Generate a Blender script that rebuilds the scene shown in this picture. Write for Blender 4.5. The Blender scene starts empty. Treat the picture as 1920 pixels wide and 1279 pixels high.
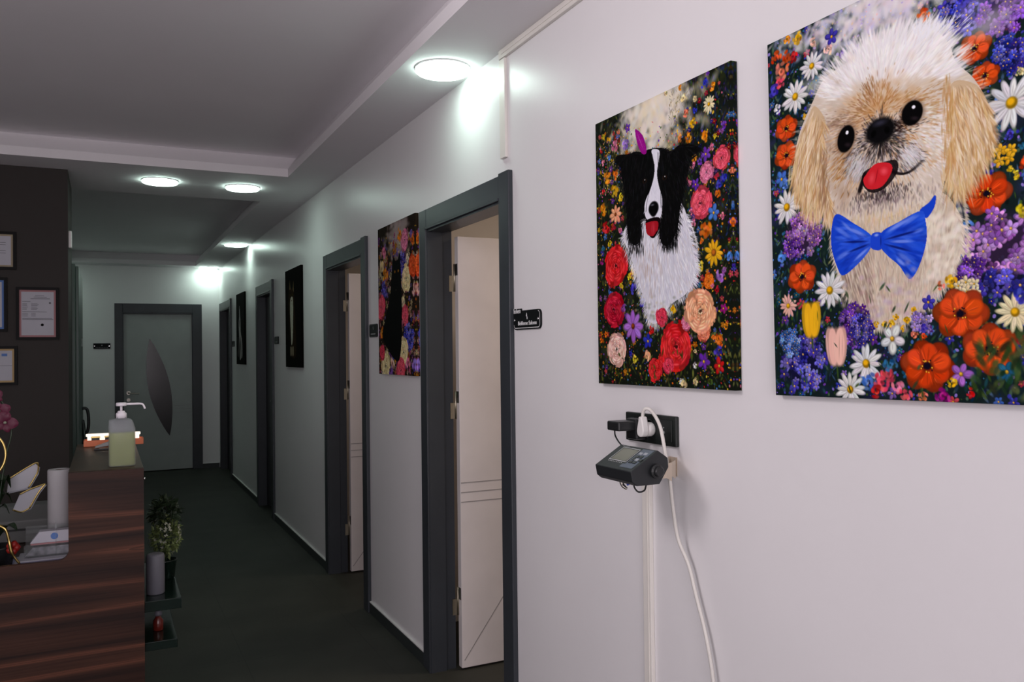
import bpy, bmesh, math, random
import numpy as np
from mathutils import Vector, Matrix

# ------------------------------------------------------------------ scene, camera, light, exposure (metres; +Y runs down the corridor, z = 0 is the floor)
scene = bpy.context.scene
C = scene.collection
PI = math.pi
EYE = 1.485                                   # camera height
cam_d = bpy.data.cameras.new('camera'); cam = bpy.data.objects.new('camera', cam_d); C.objects.link(cam)
cam_d.sensor_width = 36.0; cam_d.lens = 36.0*1551.0/1920.0; cam_d.clip_start = 0.05; cam_d.clip_end = 60
yaw, pitch, roll = 0.457074, 0.012427, -0.012042
fwd = Vector((math.sin(yaw)*math.cos(pitch), math.cos(yaw)*math.cos(pitch), math.sin(pitch)))
rgt = Vector((math.cos(yaw), -math.sin(yaw), 0)); upv = rgt.cross(fwd)
r2, u2 = rgt*math.cos(roll)+upv*math.sin(roll), -rgt*math.sin(roll)+upv*math.cos(roll)
cam.matrix_world = Matrix(((r2.x, u2.x, -fwd.x, 0), (r2.y, u2.y, -fwd.y, 0), (r2.z, u2.z, -fwd.z, EYE), (0, 0, 0, 1)))
scene.camera = cam

scene.view_settings.view_transform = 'Standard'; scene.view_settings.look = 'None'
scene.view_settings.gamma = 1.0; scene.view_settings.use_curve_mapping = False
scene.view_settings.exposure = 0.0

w = bpy.data.worlds.new('world'); scene.world = w; w.use_nodes = True
w.node_tree.nodes['Background'].inputs[0].default_value = (.75, .85, 1, 1); w.node_tree.nodes['Background'].inputs[1].default_value = 0.1

def area(name, loc, rot, sx, sy, power, col, spread=PI):
    d = bpy.data.lights.new(name, 'AREA'); d.shape = 'RECTANGLE'; d.size = sx; d.size_y = sy; d.energy = power; d.color = col; d.spread = spread
    o = bpy.data.objects.new(name, d); C.objects.link(o); o.location = loc; o.rotation_euler = rot; return o
# daylight entering through the shop window behind the camera, and through the side window of the reception area
area('window_daylight', (-0.7, -1.88, 1.45), (PI/2, 0, 0), 2.6, 1.6, 72, (1.0, .90, .96))
area('side_window_daylight', (-2.62, 0.3, 1.45), (PI/2, 0, -PI/2), 2.2, 1.5, 24, (1.0, .90, .95))
# added spot, no such fixture known, to brighten the near right wall
sd = bpy.data.lights.new('added_wall_spot', 'SPOT'); sd.energy = 60; sd.color = (1.0, .91, .95); sd.spot_size = 2.3; sd.spot_blend = 1.0; sd.shadow_soft_size = .30
so = bpy.data.objects.new('added_wall_spot', sd); C.objects.link(so); so.location = (-.62, 1.80, 2.52)
so.rotation_euler = (Vector((1.36, 1.75, 1.85))-Vector(so.location)).to_track_quat('-Z', 'Y').to_euler()
LAMP = 19.0                                    # radiance of the round ceiling lamps' diffusers
ROOM_GLOW = (1.0, .80, .62)                    # warm ceiling lights of the side rooms
for nm, (lx, ly), p in (('room_light', (2.6, 3.0), 16), ('room_light', (2.4, 5.1), 7)):
    area(nm, (lx, ly, 2.50), (0, 0, 0), .5, .5, p, ROOM_GLOW)
# ------------------------------------------------------------------ a small brush-stroke painter for the canvas prints
# Canvases are painted in millimetres: u to the right, v downwards, on a fine grid of points that later become the mesh.
class Paint:
    def __init__(s, wmm, hmm, nx, ny, seed, base):
        s.nx, s.ny = nx, ny
        s.sx, s.sy = (nx-1)/wmm, (ny-1)/hmm
        s.im = np.empty((ny, nx, 3)); s.im[:] = base
        s.r = random.Random(seed)
    def blend(s, x0, y0, m, col):
        ny, nx = m.shape
        t = s.im[y0:y0+ny, x0:x0+nx]; t += (np.asarray(col, float)-t)*m[..., None]
    def dab(s, cx, cy, rx, ry, a, col, al=1.0, soft=0.35):
        ca, sa = math.cos(a), math.sin(a)
        ex = math.hypot(rx*ca, ry*sa)+1; ey = math.hypot(rx*sa, ry*ca)+1
        x0 = max(0, int((cx-ex)*s.sx)); x1 = min(s.nx, int((cx+ex)*s.sx)+2)
        y0 = max(0, int((cy-ey)*s.sy)); y1 = min(s.ny, int((cy+ey)*s.sy)+2)
        if x1 <= x0 or y1 <= y0: return
        X = np.arange(x0, x1)/s.sx-cx; Y = (np.arange(y0, y1)/s.sy-cy)[:, None]
        p = (X*ca+Y*sa)/rx; q = (-X*sa+Y*ca)/ry
        m = np.clip((1-np.sqrt(p*p+q*q))/soft, 0, 1)*al
        s.blend(x0, y0, m, col)
    def line(s, x, y, a, L, w, col, al=1.0):
        s.dab(x+math.cos(a)*L/2, y+math.sin(a)*L/2, L/2, w, a, col, al, .6)
    def poly(s, pts, col, al=1.0, smooth=True):
        P = np.array(pts, float)
        if smooth:
            n = len(P); out = []
            for i in range(n):
                p0, p1, p2, p3 = P[i-1], P[i], P[(i+1) % n], P[(i+2) % n]
                for t in (0, .2, .4, .6, .8):
                    out.append(.5*((2*p1)+(p2-p0)*t+(2*p0-5*p1+4*p2-p3)*t*t+(3*p1-p0-3*p2+p3)*t**3))
            P = np.array(out)
        x0 = max(0, int(P[:, 0].min()*s.sx)-1); x1 = min(s.nx, int(P[:, 0].max()*s.sx)+2)
        y0 = max(0, int(P[:, 1].min()*s.sy)-1); y1 = min(s.ny, int(P[:, 1].max()*s.sy)+2)
        if x1 <= x0 or y1 <= y0: return
        X = (np.arange(x0, x1)/s.sx)[None, :]; acc = np.zeros((y1-y0, x1-x0))
        for o in (-.3, .3):
            Y = ((np.arange(y0, y1)+o)/s.sy)[:, None]; ins = np.zeros(acc.shape, bool)
            for i in range(len(P)):
                xa, ya = P[i-1]; xb, yb = P[i]
                if ya == yb: continue
                c = ((ya > Y) != (yb > Y)) & (X < (xb-xa)*(Y-ya)/(yb-ya)+xa)
                ins ^= c
            acc += ins*.5
        s.blend(x0, y0, acc*al, col)
    def mix(s, c, j=.06, k=1.0):
        b = s.r.uniform(-j, j)
        return [min(1, max(0, v*k+b+s.r.uniform(-j, j)*.5)) for v in c]
    def clipped(s, poly, fn):
        """paint with fn() but keep only what falls inside the outline"""
        old = s.im.copy(); fn(); new = s.im; s.im = np.zeros_like(old); s.poly(poly, (1, 1, 1)); m = s.im[..., :1]
        s.im = old*(1-m)+new*m
    # ---- plants
    def foliage(s, n, cols, x0, y0, x1, y1, L=(6, 26), w=(1.2, 4), al=.8):
        for _ in range(n):
            s.line(s.r.uniform(x0, x1), s.r.uniform(y0, y1), s.r.uniform(-2.4, -.6), s.r.uniform(*L), s.r.uniform(*w), s.mix(s.r.choice(cols)), al)
    def specks(s, n, cols, x0, y0, x1, y1, rad=(1, 3.5), al=.85):
        for _ in range(n):
            r = s.r.uniform(*rad)
            s.dab(s.r.uniform(x0, x1), s.r.uniform(y0, y1), r, r*s.r.uniform(.6, 1), s.r.uniform(0, 3), s.mix(s.r.choice(cols)), al)
    def petals(s, cx, cy, r, n, col, ctr, w=.34, cr=.26, dark=.75):
        t0 = s.r.uniform(0, 6)
        for i in range(n):
            t = t0+i*6.283/n+s.r.uniform(-.12, .12); q = r*s.r.uniform(.85, 1.08)
            x, y = cx+math.cos(t)*q*.56, cy+math.sin(t)*q*.56
            s.dab(x, y, q*.5, q*w, t, s.mix(col, .03, dark), 1, .25)
            s.dab(x+1, y-1, q*.43, q*w*.72, t, s.mix(col, .05), .95, .4)
            s.line(cx+math.cos(t)*q*.2, cy+math.sin(t)*q*.2, t, q*.6, max(.7, r*.03), s.mix(col, .02, dark*.9), .5)
        s.dab(cx, cy, r*cr, r*cr, 0, s.mix(ctr, .02, .6), 1, .3)
        s.dab(cx-r*.03, cy-r*.05, r*cr*.75, r*cr*.7, 0, ctr, 1, .5)
    def daisy(s, cx, cy, r, col=(.93, .93, .92), ctr=(.93, .7, .08)):
        s.petals(cx, cy, r, 13, col, ctr, .17, .25, .78)
    def small(s, cx, cy, r, col, ctr=(.9, .7, .2)):
        s.petals(cx, cy, r, 5, col, ctr, .36, .2, .7)
    def blob(s, cx, cy, r, col):            # a loose ruffled bloom
        for k in range(16):
            t = s.r.uniform(0, 6.28); d = r*s.r.uniform(.1, .75)
            s.dab(cx+math.cos(t)*d, cy+math.sin(t)*d, r*.36, r*.24, t+1.3, s.mix(col, .1, s.r.uniform(.65, 1.15)), .9, .5)
        s.dab(cx, cy, r*.2, r*.2, 0, s.mix(col, .02, .5), .8, .6)
    def rose(s, cx, cy, r, col, core=None, hi=None):
        core = core or [c*.3 for c in col]; hi = hi or [min(1, c*1.12+.16) for c in col]
        for k in range(15):                                 # ragged outer petals with toothed rims
            t = k*6.283/15+s.r.uniform(-.2, .2); q = r*s.r.uniform(.68, .92)
            x, y = cx+math.cos(t)*q, cy+math.sin(t)*q; c = s.mix(col, .05, s.r.uniform(.62, 1.02))
            s.dab(x, y, r*.25, r*.33, t, c, 1, .2)
            for j in range(5):
                a = t+s.r.uniform(-.4, .4); s.dab(cx+math.cos(a)*q*1.2, cy+math.sin(a)*q*1.2, r*.07, r*.09, a, s.mix(c, .03, 1.1), .9, .4)
        ox, oy = s.r.uniform(-.08, .08)*r, s.r.uniform(-.1, .05)*r; ph = s.r.uniform(0, 6)
        for ring in range(6):
            q = r*(.86-.14*ring); n = 8-ring//2
            for k in range(n):
                t = ph+k*6.283/n+ring*.9+s.r.uniform(-.3, .3); w = s.r.uniform(.75, 1.2)
                x, y = cx+ox*ring*.3+math.cos(t)*q*.66, cy+oy*ring*.3+math.sin(t)*q*.62
                s.dab(x, y, q*.40, q*.52*w, t, s.mix(col, .05, s.r.uniform(.42, .6)), .85, .35)
                s.dab(x+math.cos(t)*q*.10, y+math.sin(t)*q*.10, q*.30, q*.48*w, t, s.mix(col, .05, s.r.uniform(.85, 1.08)), .95, .3)
                s.dab(x+math.cos(t)*q*.24, y+math.sin(t)*q*.24, q*.07, q*.36*w, t, s.mix(hi, .05), .7, .6)
                for j in range(3): a = t+s.r.uniform(-.35, .35); s.line(cx+math.cos(a)*q*.5, cy+math.sin(a)*q*.5, a, q*.35, max(.6, r*.015), s.mix(col, .04, .7), .5)
        s.dab(cx+ox, cy+oy, r*.2, r*.17, 0, core, .85, .7)
        for k in range(6):
            t = s.r.uniform(0, 6); s.dab(cx+ox+math.cos(t)*r*.13, cy+oy+math.sin(t)*r*.1, r*.1, r*.045, t+1.5, s.mix(hi, .05, .95), .8, .6)
    def poppy(s, cx, cy, r, col, ctr=(.06, .03, .1), n=6, asp=.72):
        t0 = s.r.uniform(0, 1)
        for rep, k in ((0, .62), (1, .95)):
            for i in range(n):
                t = t0+i*6.283/n+rep*.45+s.r.uniform(-.1, .1); q = r*(1-.16*rep)
                x, y = cx+math.cos(t)*q*.55, cy+math.sin(t)*q*.55*asp
                s.dab(x, y, q*.46, q*.4, t, s.mix(col, .03, k*.78), 1, .12)
                s.dab(x+math.cos(t)*2, y+math.sin(t)*2-r*.03, q*.41, q*.34, t, s.mix(col, .05, k*1.04), 1, .3)
                for j in range(7):
                    a = t+s.r.uniform(-.6, .6)
                    s.line(cx+math.cos(a)*q*.2, cy+math.sin(a)*q*.2*asp, math.atan2(math.sin(a)*asp, math.cos(a)), q*.62, max(.8, r*.022), s.mix(col, .05, s.r.choice((.7, 1.25))), .6)
        s.dab(cx, cy, r*.27, r*.22, 0, [c*.3 for c in col], .9, .7)
        s.dab(cx, cy, r*.16, r*.13, 0, ctr, 1, .4)
        for j in range(16):
            a = s.r.uniform(0, 6.28); q = r*s.r.uniform(.12, .28)
            s.dab(cx+math.cos(a)*q, cy+math.sin(a)*q*.8, r*.022+.5, r*.022+.5, 0, s.r.choice(((.95, .75, .2), (.1, .05, .1))), .9)
    def hydrangea(s, cx, cy, rx, ry, cols, fr=9, ctr=(.85, .6, .35)):
        n = int(rx*ry/(fr*fr)*2.6)
        s.dab(cx, cy, rx, ry, 0, [c*.35 for c in cols[0]], .9, .4)
        for k in range(n):
            t = s.r.uniform(0, 6.28); d = math.sqrt(s.r.random())*.93
            s.small(cx+math.cos(t)*rx*d, cy+math.sin(t)*ry*d, fr*s.r.uniform(.75, 1.15), s.mix(s.r.choice(cols), .05, s.r.uniform(.75, 1.1)), ctr)
    def tulip(s, cx, cy, r, col, dark):
        s.line(cx, cy+r*.6, 1.5, r*1.1, r*.07, (.2, .3, .12))
        for dx, w, k in ((-.35, .3, .8), (.35, .3, .85), (0, .36, .7), (-.18, .3, 1), (.2, .3, 1.03)):
            s.dab(cx+dx*r, cy+abs(dx)*-.1*r, w*r, r, dx*.25, dark if k < .75 else s.mix(col, .02, k), 1, .18)
            for j in range(4):
                s.line(cx+dx*r+s.r.uniform(-.15, .15)*r, cy+.7*r, -1.57+dx*.25, 1.4*r, r*.03, s.mix(col, .04, s.r.choice((.8, 1.15))), .5)
    def hair(s, poly, n, flow, L, w, cols, al=.7):
        P = np.array(poly, float); x0, y0 = P.min(0); x1, y1 = P.max(0); k = 0; tries = 0
        while k < n and tries < n*6:
            tries += 1
            x, y = s.r.uniform(x0, x1), s.r.uniform(y0, y1); ins = False
            for i in range(len(P)):
                xa, ya = P[i-1]; xb, yb = P[i]
                if (ya > y) != (yb > y) and x < (xb-xa)*(y-ya)/(yb-ya)+xa: ins = not ins
            if not ins: continue
            k += 1
            s.line(x, y, flow(x, y)+s.r.uniform(-.3, .3), s.r.uniform(*L), s.r.uniform(*w), s.mix(s.r.choice(cols), .04), al)
    def fringe(s, poly, n, flow, L, w, cols, k=.8, al=.7, v0=-1e9, v1=1e9):
        """tufts growing out over an outline"""
        cx = sum(q[0] for q in poly)/len(poly); cy = sum(q[1] for q in poly)/len(poly)
        for _ in range(n):
            i = s.r.randrange(len(poly)); a, b = poly[i-1], poly[i]; t = s.r.random(); x, y = a[0]+(b[0]-a[0])*t, a[1]+(b[1]-a[1])*t
            if not v0 <= y <= v1: continue
            nx, ny = b[1]-a[1], a[0]-b[0]; m = math.hypot(nx, ny) or 1; nx /= m; ny /= m
            if nx*(x-cx)+ny*(y-cy) < 0: nx, ny = -nx, -ny
            f = flow(x, y); g = math.atan2(math.sin(f)+k*ny, math.cos(f)+k*nx)+s.r.uniform(-.3, .3)
            s.line(x-nx*4, y-ny*4, g, s.r.uniform(*L), s.r.uniform(*w), s.mix(s.r.choice(cols), .04), al)
    def run(s, items):                      # items: kind, u, v, radius, colour key
        for it in items:
            k, u, v, r, c = it[:5]; col = HUE[c]; r = r*(1.18 if k in 'bsd' else 1.08)
            if k == 'd': s.daisy(u, v, r, col)
            elif k == 's': s.small(u, v, r, col)
            elif k == 'b': s.blob(u, v, r, col)
            elif k == 'r': s.rose(u, v, r, col)
            elif k == 'p': s.poppy(u, v, r, col)
            elif k == 'c': s.petals(u, v, r, 8, col, (.55, .25, .08), .27, .2)
            elif k == 'y': s.petals(u, v, r, 11, col, (.75, .4, .1), .2, .3)
            elif k == 't': s.tulip(u, v, r, col, [q*.6 for q in col])
            elif k == 'h': s.hydrangea(u, v, r, r*(it[5] if len(it) > 5 else 1), [[q*.8 for q in col], col, [min(1, q*1.15+.14) for q in col], [min(1, q*1.05+.3*(1-q)) for q in col]], max(8, r*.21), (.95, .75, .4))
HUE = dict(cream=(.93, .88, .7), white=(.9, .9, .9), orange=(.9, .42, .08), org2=(.93, .55, .1), gold=(.93, .7, .12), yellow=(.9, .78, .15), pale=(.93, .84, .6),
    blue=(.18, .2, .72), sky=(.3, .48, .82), violet=(.42, .2, .68), lav=(.6, .48, .85), pink=(.86, .45, .58), rosep=(.9, .3, .38), salmon=(.9, .48, .35), red=(.82, .12, .14),
    crimson=(.68, .06, .16), hot=(.85, .2, .3), peach=(.96, .66, .5), blush=(.93, .72, .66), magenta=(.62, .1, .5), poppy=(.86, .27, .08), fire=(.88, .3, .1), green=(.25, .35, .12),
    lilac=(.66, .42, .8), indigo=(.25, .22, .7), teal=(.15, .4, .55), ltorange=(.93, .55, .3), mauve=(.55, .3, .62))
P1A = [('b',534,43,12.0,'org2'),('b',504,25,13.9,'blue'),('b',518,5,7.6,'violet'),('b',431,81,12.2,'salmon'),('b',465,83,9.9,'blue'),('b',457,110,14.2,'gold'),('b',422,39,13.7,'pale'),('b',468,53,9.2,'pale'),('d',519,81,20.0,'cream'),('b',404,136,13.0,'ltorange'),('b',441,143,15.0,'org2'),('b',504,156,15.6,'org2'),('b',540,164,7.5,'yellow'),('b',571,145,10.8,'violet'),('b',563,156,9.5,'mauve'),('b',527,187,12.4,'pink'),('b',462,203,11.3,'org2'),('b',456,216,12.0,'pink'),('s',505,200,16.0,'violet'),('b',483,213,11.2,'violet'),('r',562,222,26.4,'rosep'),('r',507,244,22.9,'pink'),('b',543,261,10.2,'hot'),('b',571,270,13.5,'blue'),('b',441,259,10.0,'pink'),('s',464,267,14.1,'violet'),('b',555,284,14.9,'indigo'),('b',547,306,11.6,'orange'),('r',484,316,36.4,'rosep'),('s',531,348,18.5,'sky'),('b',501,382,21.5,'org2'),('b',561,360,9.5,'pink'),('b',601,341,11.3,'sky'),('b',601,379,14.6,'orange'),('b',455,360,12.0,'pink'),('b',594,258,10.0,'salmon'),('b',445,331,9.3,'pink'),('s',169,52,12.0,'violet'),('b',157,97,17.6,'lav'),('b',103,89,17.2,'pink'),('b',70,61,12.4,'gold'),('b',43,50,10.9,'yellow'),('b',96,52,6.6,'red'),('b',72,117,10.7,'sky'),('b',41,125,10.9,'pink'),('b',59,173,20.8,'org2'),('b',106,170,17.1,'orange'),('b',100,216,20.5,'gold'),('b',132,242,14.5,'yellow'),('b',38,261,20.9,'org2'),('c',102,286,29.4,'peach'),('b',38,209,9.2,'red'),('b',52,318,21.6,'red'),('b',93,321,13.9,'crimson'),('b',125,334,10.5,'pink'),('b',30,89,7.6,'red'),('b',122,52,8.9,'salmon'),('b',407,9,9.4,'org2'),('b',347,6,8.9,'pale')]
P1B = [('b',70,368,11.6,'yellow'),('b',31,378,10.9,'teal'),('b',26,415,10.1,'magenta'),('b',70,511,14.1,'sky'),('b',197,460,22.8,'gold'),('b',166,469,12.0,'yellow'),('b',189,507,17.4,'indigo'),('b',129,494,12.1,'yellow'),('r',98,435,53.2,'red'),('r',87,561,46.0,'crimson'),('b',232,549,19.4,'indigo'),('b',138,560,14.5,'mauve'),('b',44,630,10.9,'orange'),('b',20,648,10.9,'orange'),('c',183,611,44.4,'lilac'),('r',97,676,45.8,'blush'),('s',253,654,19.3,'blue'),('b',248,695,17.8,'peach'),('b',270,624,13.8,'red'),('b',191,704,14.2,'yellow'),('b',171,685,10.3,'blue'),('r',283,733,28.2,'red'),('r',324,704,22.5,'red'),('r',374,669,58.7,'red'),('r',342,719,20.8,'hot'),('r',315,591,23.3,'hot'),('b',365,573,15.5,'gold'),('r',487,633,23.0,'salmon'),('r',421,610,18.0,'pink'),('r',472,584,52.7,'peach'),('b',501,387,22.9,'orange'),('b',484,409,9.1,'orange'),('b',584,459,15.4,'sky'),('b',613,465,11.9,'sky'),('y',529,444,32.2,'gold'),('r',509,511,17.3,'orange'),('b',553,503,18.3,'lilac'),('b',566,490,9.4,'mauve'),('b',540,534,10.9,'crimson'),('s',561,581,12.8,'magenta'),('b',522,524,7.6,'pink'),('b',542,652,15.0,'orange'),('b',521,648,8.3,'orange'),('b',549,666,8.2,'orange'),('b',570,622,9.4,'org2'),('b',539,686,17.7,'indigo'),('s',486,708,20.3,'violet'),('s',543,718,19.1,'red'),('b',406,763,15.9,'pale'),('b',392,758,7.3,'white'),('b',452,760,12.1,'pale'),('b',511,758,10.4,'green'),('b',480,472,13.3,'yellow'),('b',601,484,11.9,'indigo'),('b',453,718,9.2,'white'),('b',453,682,7.1,'pale'),('b',610,408,11.9,'pale'),('b',611,544,9.9,'teal'),('b',474,517,9.1,'teal')]
P2C = [('b',90,18,14.9,'gold'),('b',59,8,10.8,'org2'),('s',180,46,15.5,'indigo'),('b',131,41,11.8,'blush'),('b',26,37,16.4,'fire'),('b',58,49,18.0,'fire'),('b',40,72,21.8,'salmon'),('b',75,51,14.3,'red'),('b',35,96,14.5,'rosep'),('d',126,88,27.1,'white'),('b',17,109,16.9,'indigo'),('d',78,138,32.7,'white'),('b',26,149,12.4,'white'),('b',107,188,10.5,'gold'),('p',50,199,31.8,'fire'),('p',49,257,34.7,'fire'),('s',33,306,17.5,'sky'),('b',42,321,10.9,'sky'),('b',389,81,13.8,'fire'),('h',475,101,56.8,'indigo',0.75),('h',531,136,43.9,'violet',0.8),('h',435,109,26.2,'blue',1.0),('b',467,86,14.3,'blue'),('h',538,199,21.8,'blue',1.1),('h',557,213,21.6,'indigo',1.1),('h',540,219,16.3,'blue',1),('b',437,147,8.7,'blue'),('p',483,175,30.5,'fire'),('p',500,227,25.7,'fire'),('b',559,240,8.1,'pale'),('d',544,285,38.6,'white'),('s',523,358,9.9,'gold'),('s',540,361,9.3,'gold'),('s',509,360,8.3,'gold'),('s',520,375,9.4,'gold'),('s',537,374,9.3,'gold'),('b',564,385,13.4,'fire'),('b',540,393,7.6,'yellow'),('b',548,404,7.6,'yellow'),('b',494,377,7.3,'mauve'),('b',538,336,9.3,'indigo'),('b',559,360,7.5,'teal'),('p',497,424,42.5,'poppy'),('b',564,412,9.1,'sky'),('b',171,68,12.2,'blush'),('b',204,90,10.0,'lav')]
P2D = [('d',46,369,34.7,'white'),('h',88,429,47.8,'lilac',1),('h',61,458,28.7,'violet',0.7),('b',27,479,14.6,'sky'),('b',459,476,14.3,'sky'),('h',517,512,64.9,'lilac',0.85),('h',508,575,55.6,'indigo',0.4),('h',463,548,25.7,'violet',0.8),('p',84,523,39.7,'fire'),('d',158,558,33.4,'white'),('d',43,582,21.7,'blush'),('h',218,632,39.6,'violet',1),('h',234,642,26.2,'indigo',1.2),('h',80,705,61.1,'indigo',1),('h',47,662,28.9,'sky',1),('t',107,616,37.8,'gold'),('t',171,673,40.0,'blush'),('s',304,661,24.5,'white'),('d',243,707,33.8,'white'),('b',247,740,18.2,'sky'),('d',203,758,30.6,'white'),('b',429,564,13.4,'gold'),('s',455,569,10.3,'cream'),('s',441,574,8.7,'cream'),('s',470,573,9.1,'cream'),('s',456,585,9.8,'cream'),('s',473,586,8.5,'cream'),('b',407,570,8.9,'salmon'),('b',313,621,7.5,'gold'),('b',336,628,9.3,'gold'),('b',351,610,8.0,'gold'),('b',303,633,8.2,'gold'),('b',327,643,6.8,'gold'),('b',269,632,7.1,'gold'),('b',288,633,7.0,'gold'),('s',382,598,12.6,'indigo'),('h',367,634,18.8,'lav',1.1),('b',371,646,10.3,'indigo'),('b',353,655,9.2,'salmon'),('b',370,658,7.9,'fire'),('b',294,726,19.0,'rosep'),('b',278,742,19.1,'rosep'),('b',312,749,15.6,'pink'),('b',266,760,14.8,'red'),('b',330,762,14.2,'rosep'),('b',298,710,15.8,'teal'),('p',443,622,50.9,'fire'),('p',494,684,49.3,'fire'),('p',376,712,54.2,'poppy'),('s',441,726,19.1,'lilac'),('b',425,741,10.5,'gold'),('b',456,757,10.3,'red'),('b',405,764,16.0,'magenta'),('b',365,766,10.9,'salmon'),('s',522,722,17.1,'teal'),('b',551,673,10.8,'crimson'),('d',539,625,29.9,'cream'),('b',557,463,13.4,'yellow'),('b',552,597,16.2,'blue')]
P1_HEAD = [(105,137),(115,119),(174,127),(205,128),(242,136),(268,135),(300,139),(331,146),(368,162),(392,155),(421,156),(460,167),(488,185),(465,191),(447,197),(439,219),(429,250),(419,284),(403,312),(396,345),(386,380),(383,378),(365,398),(341,406),(319,394),(311,365),(305,336),(237,326),(229,340),(229,358),(214,383),(188,384),(165,357),(159,320),(159,303),(150,237),(137,186),(130,156)]
P1_BODY = [(141,356),(167,401),(197,456),(216,501),(245,550),(257,596),(296,606),(358,560),(417,538),(449,508),(461,470),(454,434),(441,393),(433,358),(417,316),(394,298),(302,320),(237,322),(169,316)]
P1_BLAZE = [(282,141),(316,149),(312,178),(304,207),(312,242),(324,271),(325,298),(320,323),(302,332),(257,323),(245,296),(252,270),(275,243),(291,212),(294,182)]
P1_FEATHER = [(206,67),(217,70),(240,89),(251,109),(259,132),(255,144),(238,140),(222,120),(211,94)]
P1_TONGUE = [(254,332),(305,336),(301,366),(301,360),(282,372),(256,363),(250,341)]
P1_PTS = {'nose': (287, 298), 'nr': 20.9, 'eye1': (248, 217), 'eye2': (338, 225), 'mouth': (273, 333), 'smudge': (261, 443), 'cream': (289, 63)}
P2_HEAD = [(129,159),(143,139),(161,123),(191,116),(229,109),(284,103),(340,108),(368,104),(399,108),(425,132),(440,158),(449,187),(479,223),(499,262),(511,305),(508,337),(494,362),(479,379),(463,393),(441,406),(423,385),(412,416),(386,415),(300,432),(222,424),(168,402),(155,393),(124,385),(92,352),(80,353),(67,307),(81,235),(105,191)]
P2_CHEST = [(164,391),(165,443),(170,494),(190,550),(218,592),(242,626),(273,634),(318,632),(361,612),(402,581),(432,551),(449,515),(454,473),(438,432),(412,405),(352,391)]
P2_EARL = [(131,173),(110,196),(83,235),(67,304),(80,353),(110,389),(133,390),(168,402),(166,368),(150,330),(144,267),(159,215)]
P2_EARR = [(439,222),(482,235),(505,275),(510,310),(506,340),(491,365),(479,376),(463,393),(441,406),(423,383),(433,346),(437,292)]
P2_FACE = [(172,219),(210,198),(259,182),(305,208),(355,213),(393,233),(431,279),(427,330),(404,355),(352,363),(301,381),(239,370),(191,338),(157,297)]
P2_MUZ = [(258,257),(289,242),(326,264),(343,293),(381,326),(373,346),(345,355),(317,343),(279,323),(256,325),(240,347),(208,328),(217,293)]
P2_TONGUE = [(256,341),(277,326),(308,331),(314,346),(297,368),(278,374),(257,369),(248,352)]
P2_WINGL = [(181,406),(222,431),(263,461),(263,482),(236,508),(195,531),(180,516),(166,474),(167,433)]
P2_WINGR = [(286,459),(325,445),(372,432),(381,450),(382,487),(366,530),(345,553),(324,526),(302,507),(284,486)]
P2_KNOT = [(266,458),(285,459),(287,475),(284,491),(264,487),(261,472)]
P2_STRAP = [(370,431),(389,420),(402,409),(400,429),(383,447)]
P2_PTS = {'eyeR': (360, 251), 'er': 23.8, 'eyeL': (209, 261), 'el': 28.2, 'nose': (290, 266), 'nr': 22.9, 'cream': (254, 50), 'mouthA': (317, 345), 'mouthB': (349, 358), 'mouthC': (379, 345), 'tip': (392, 112)}
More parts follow.
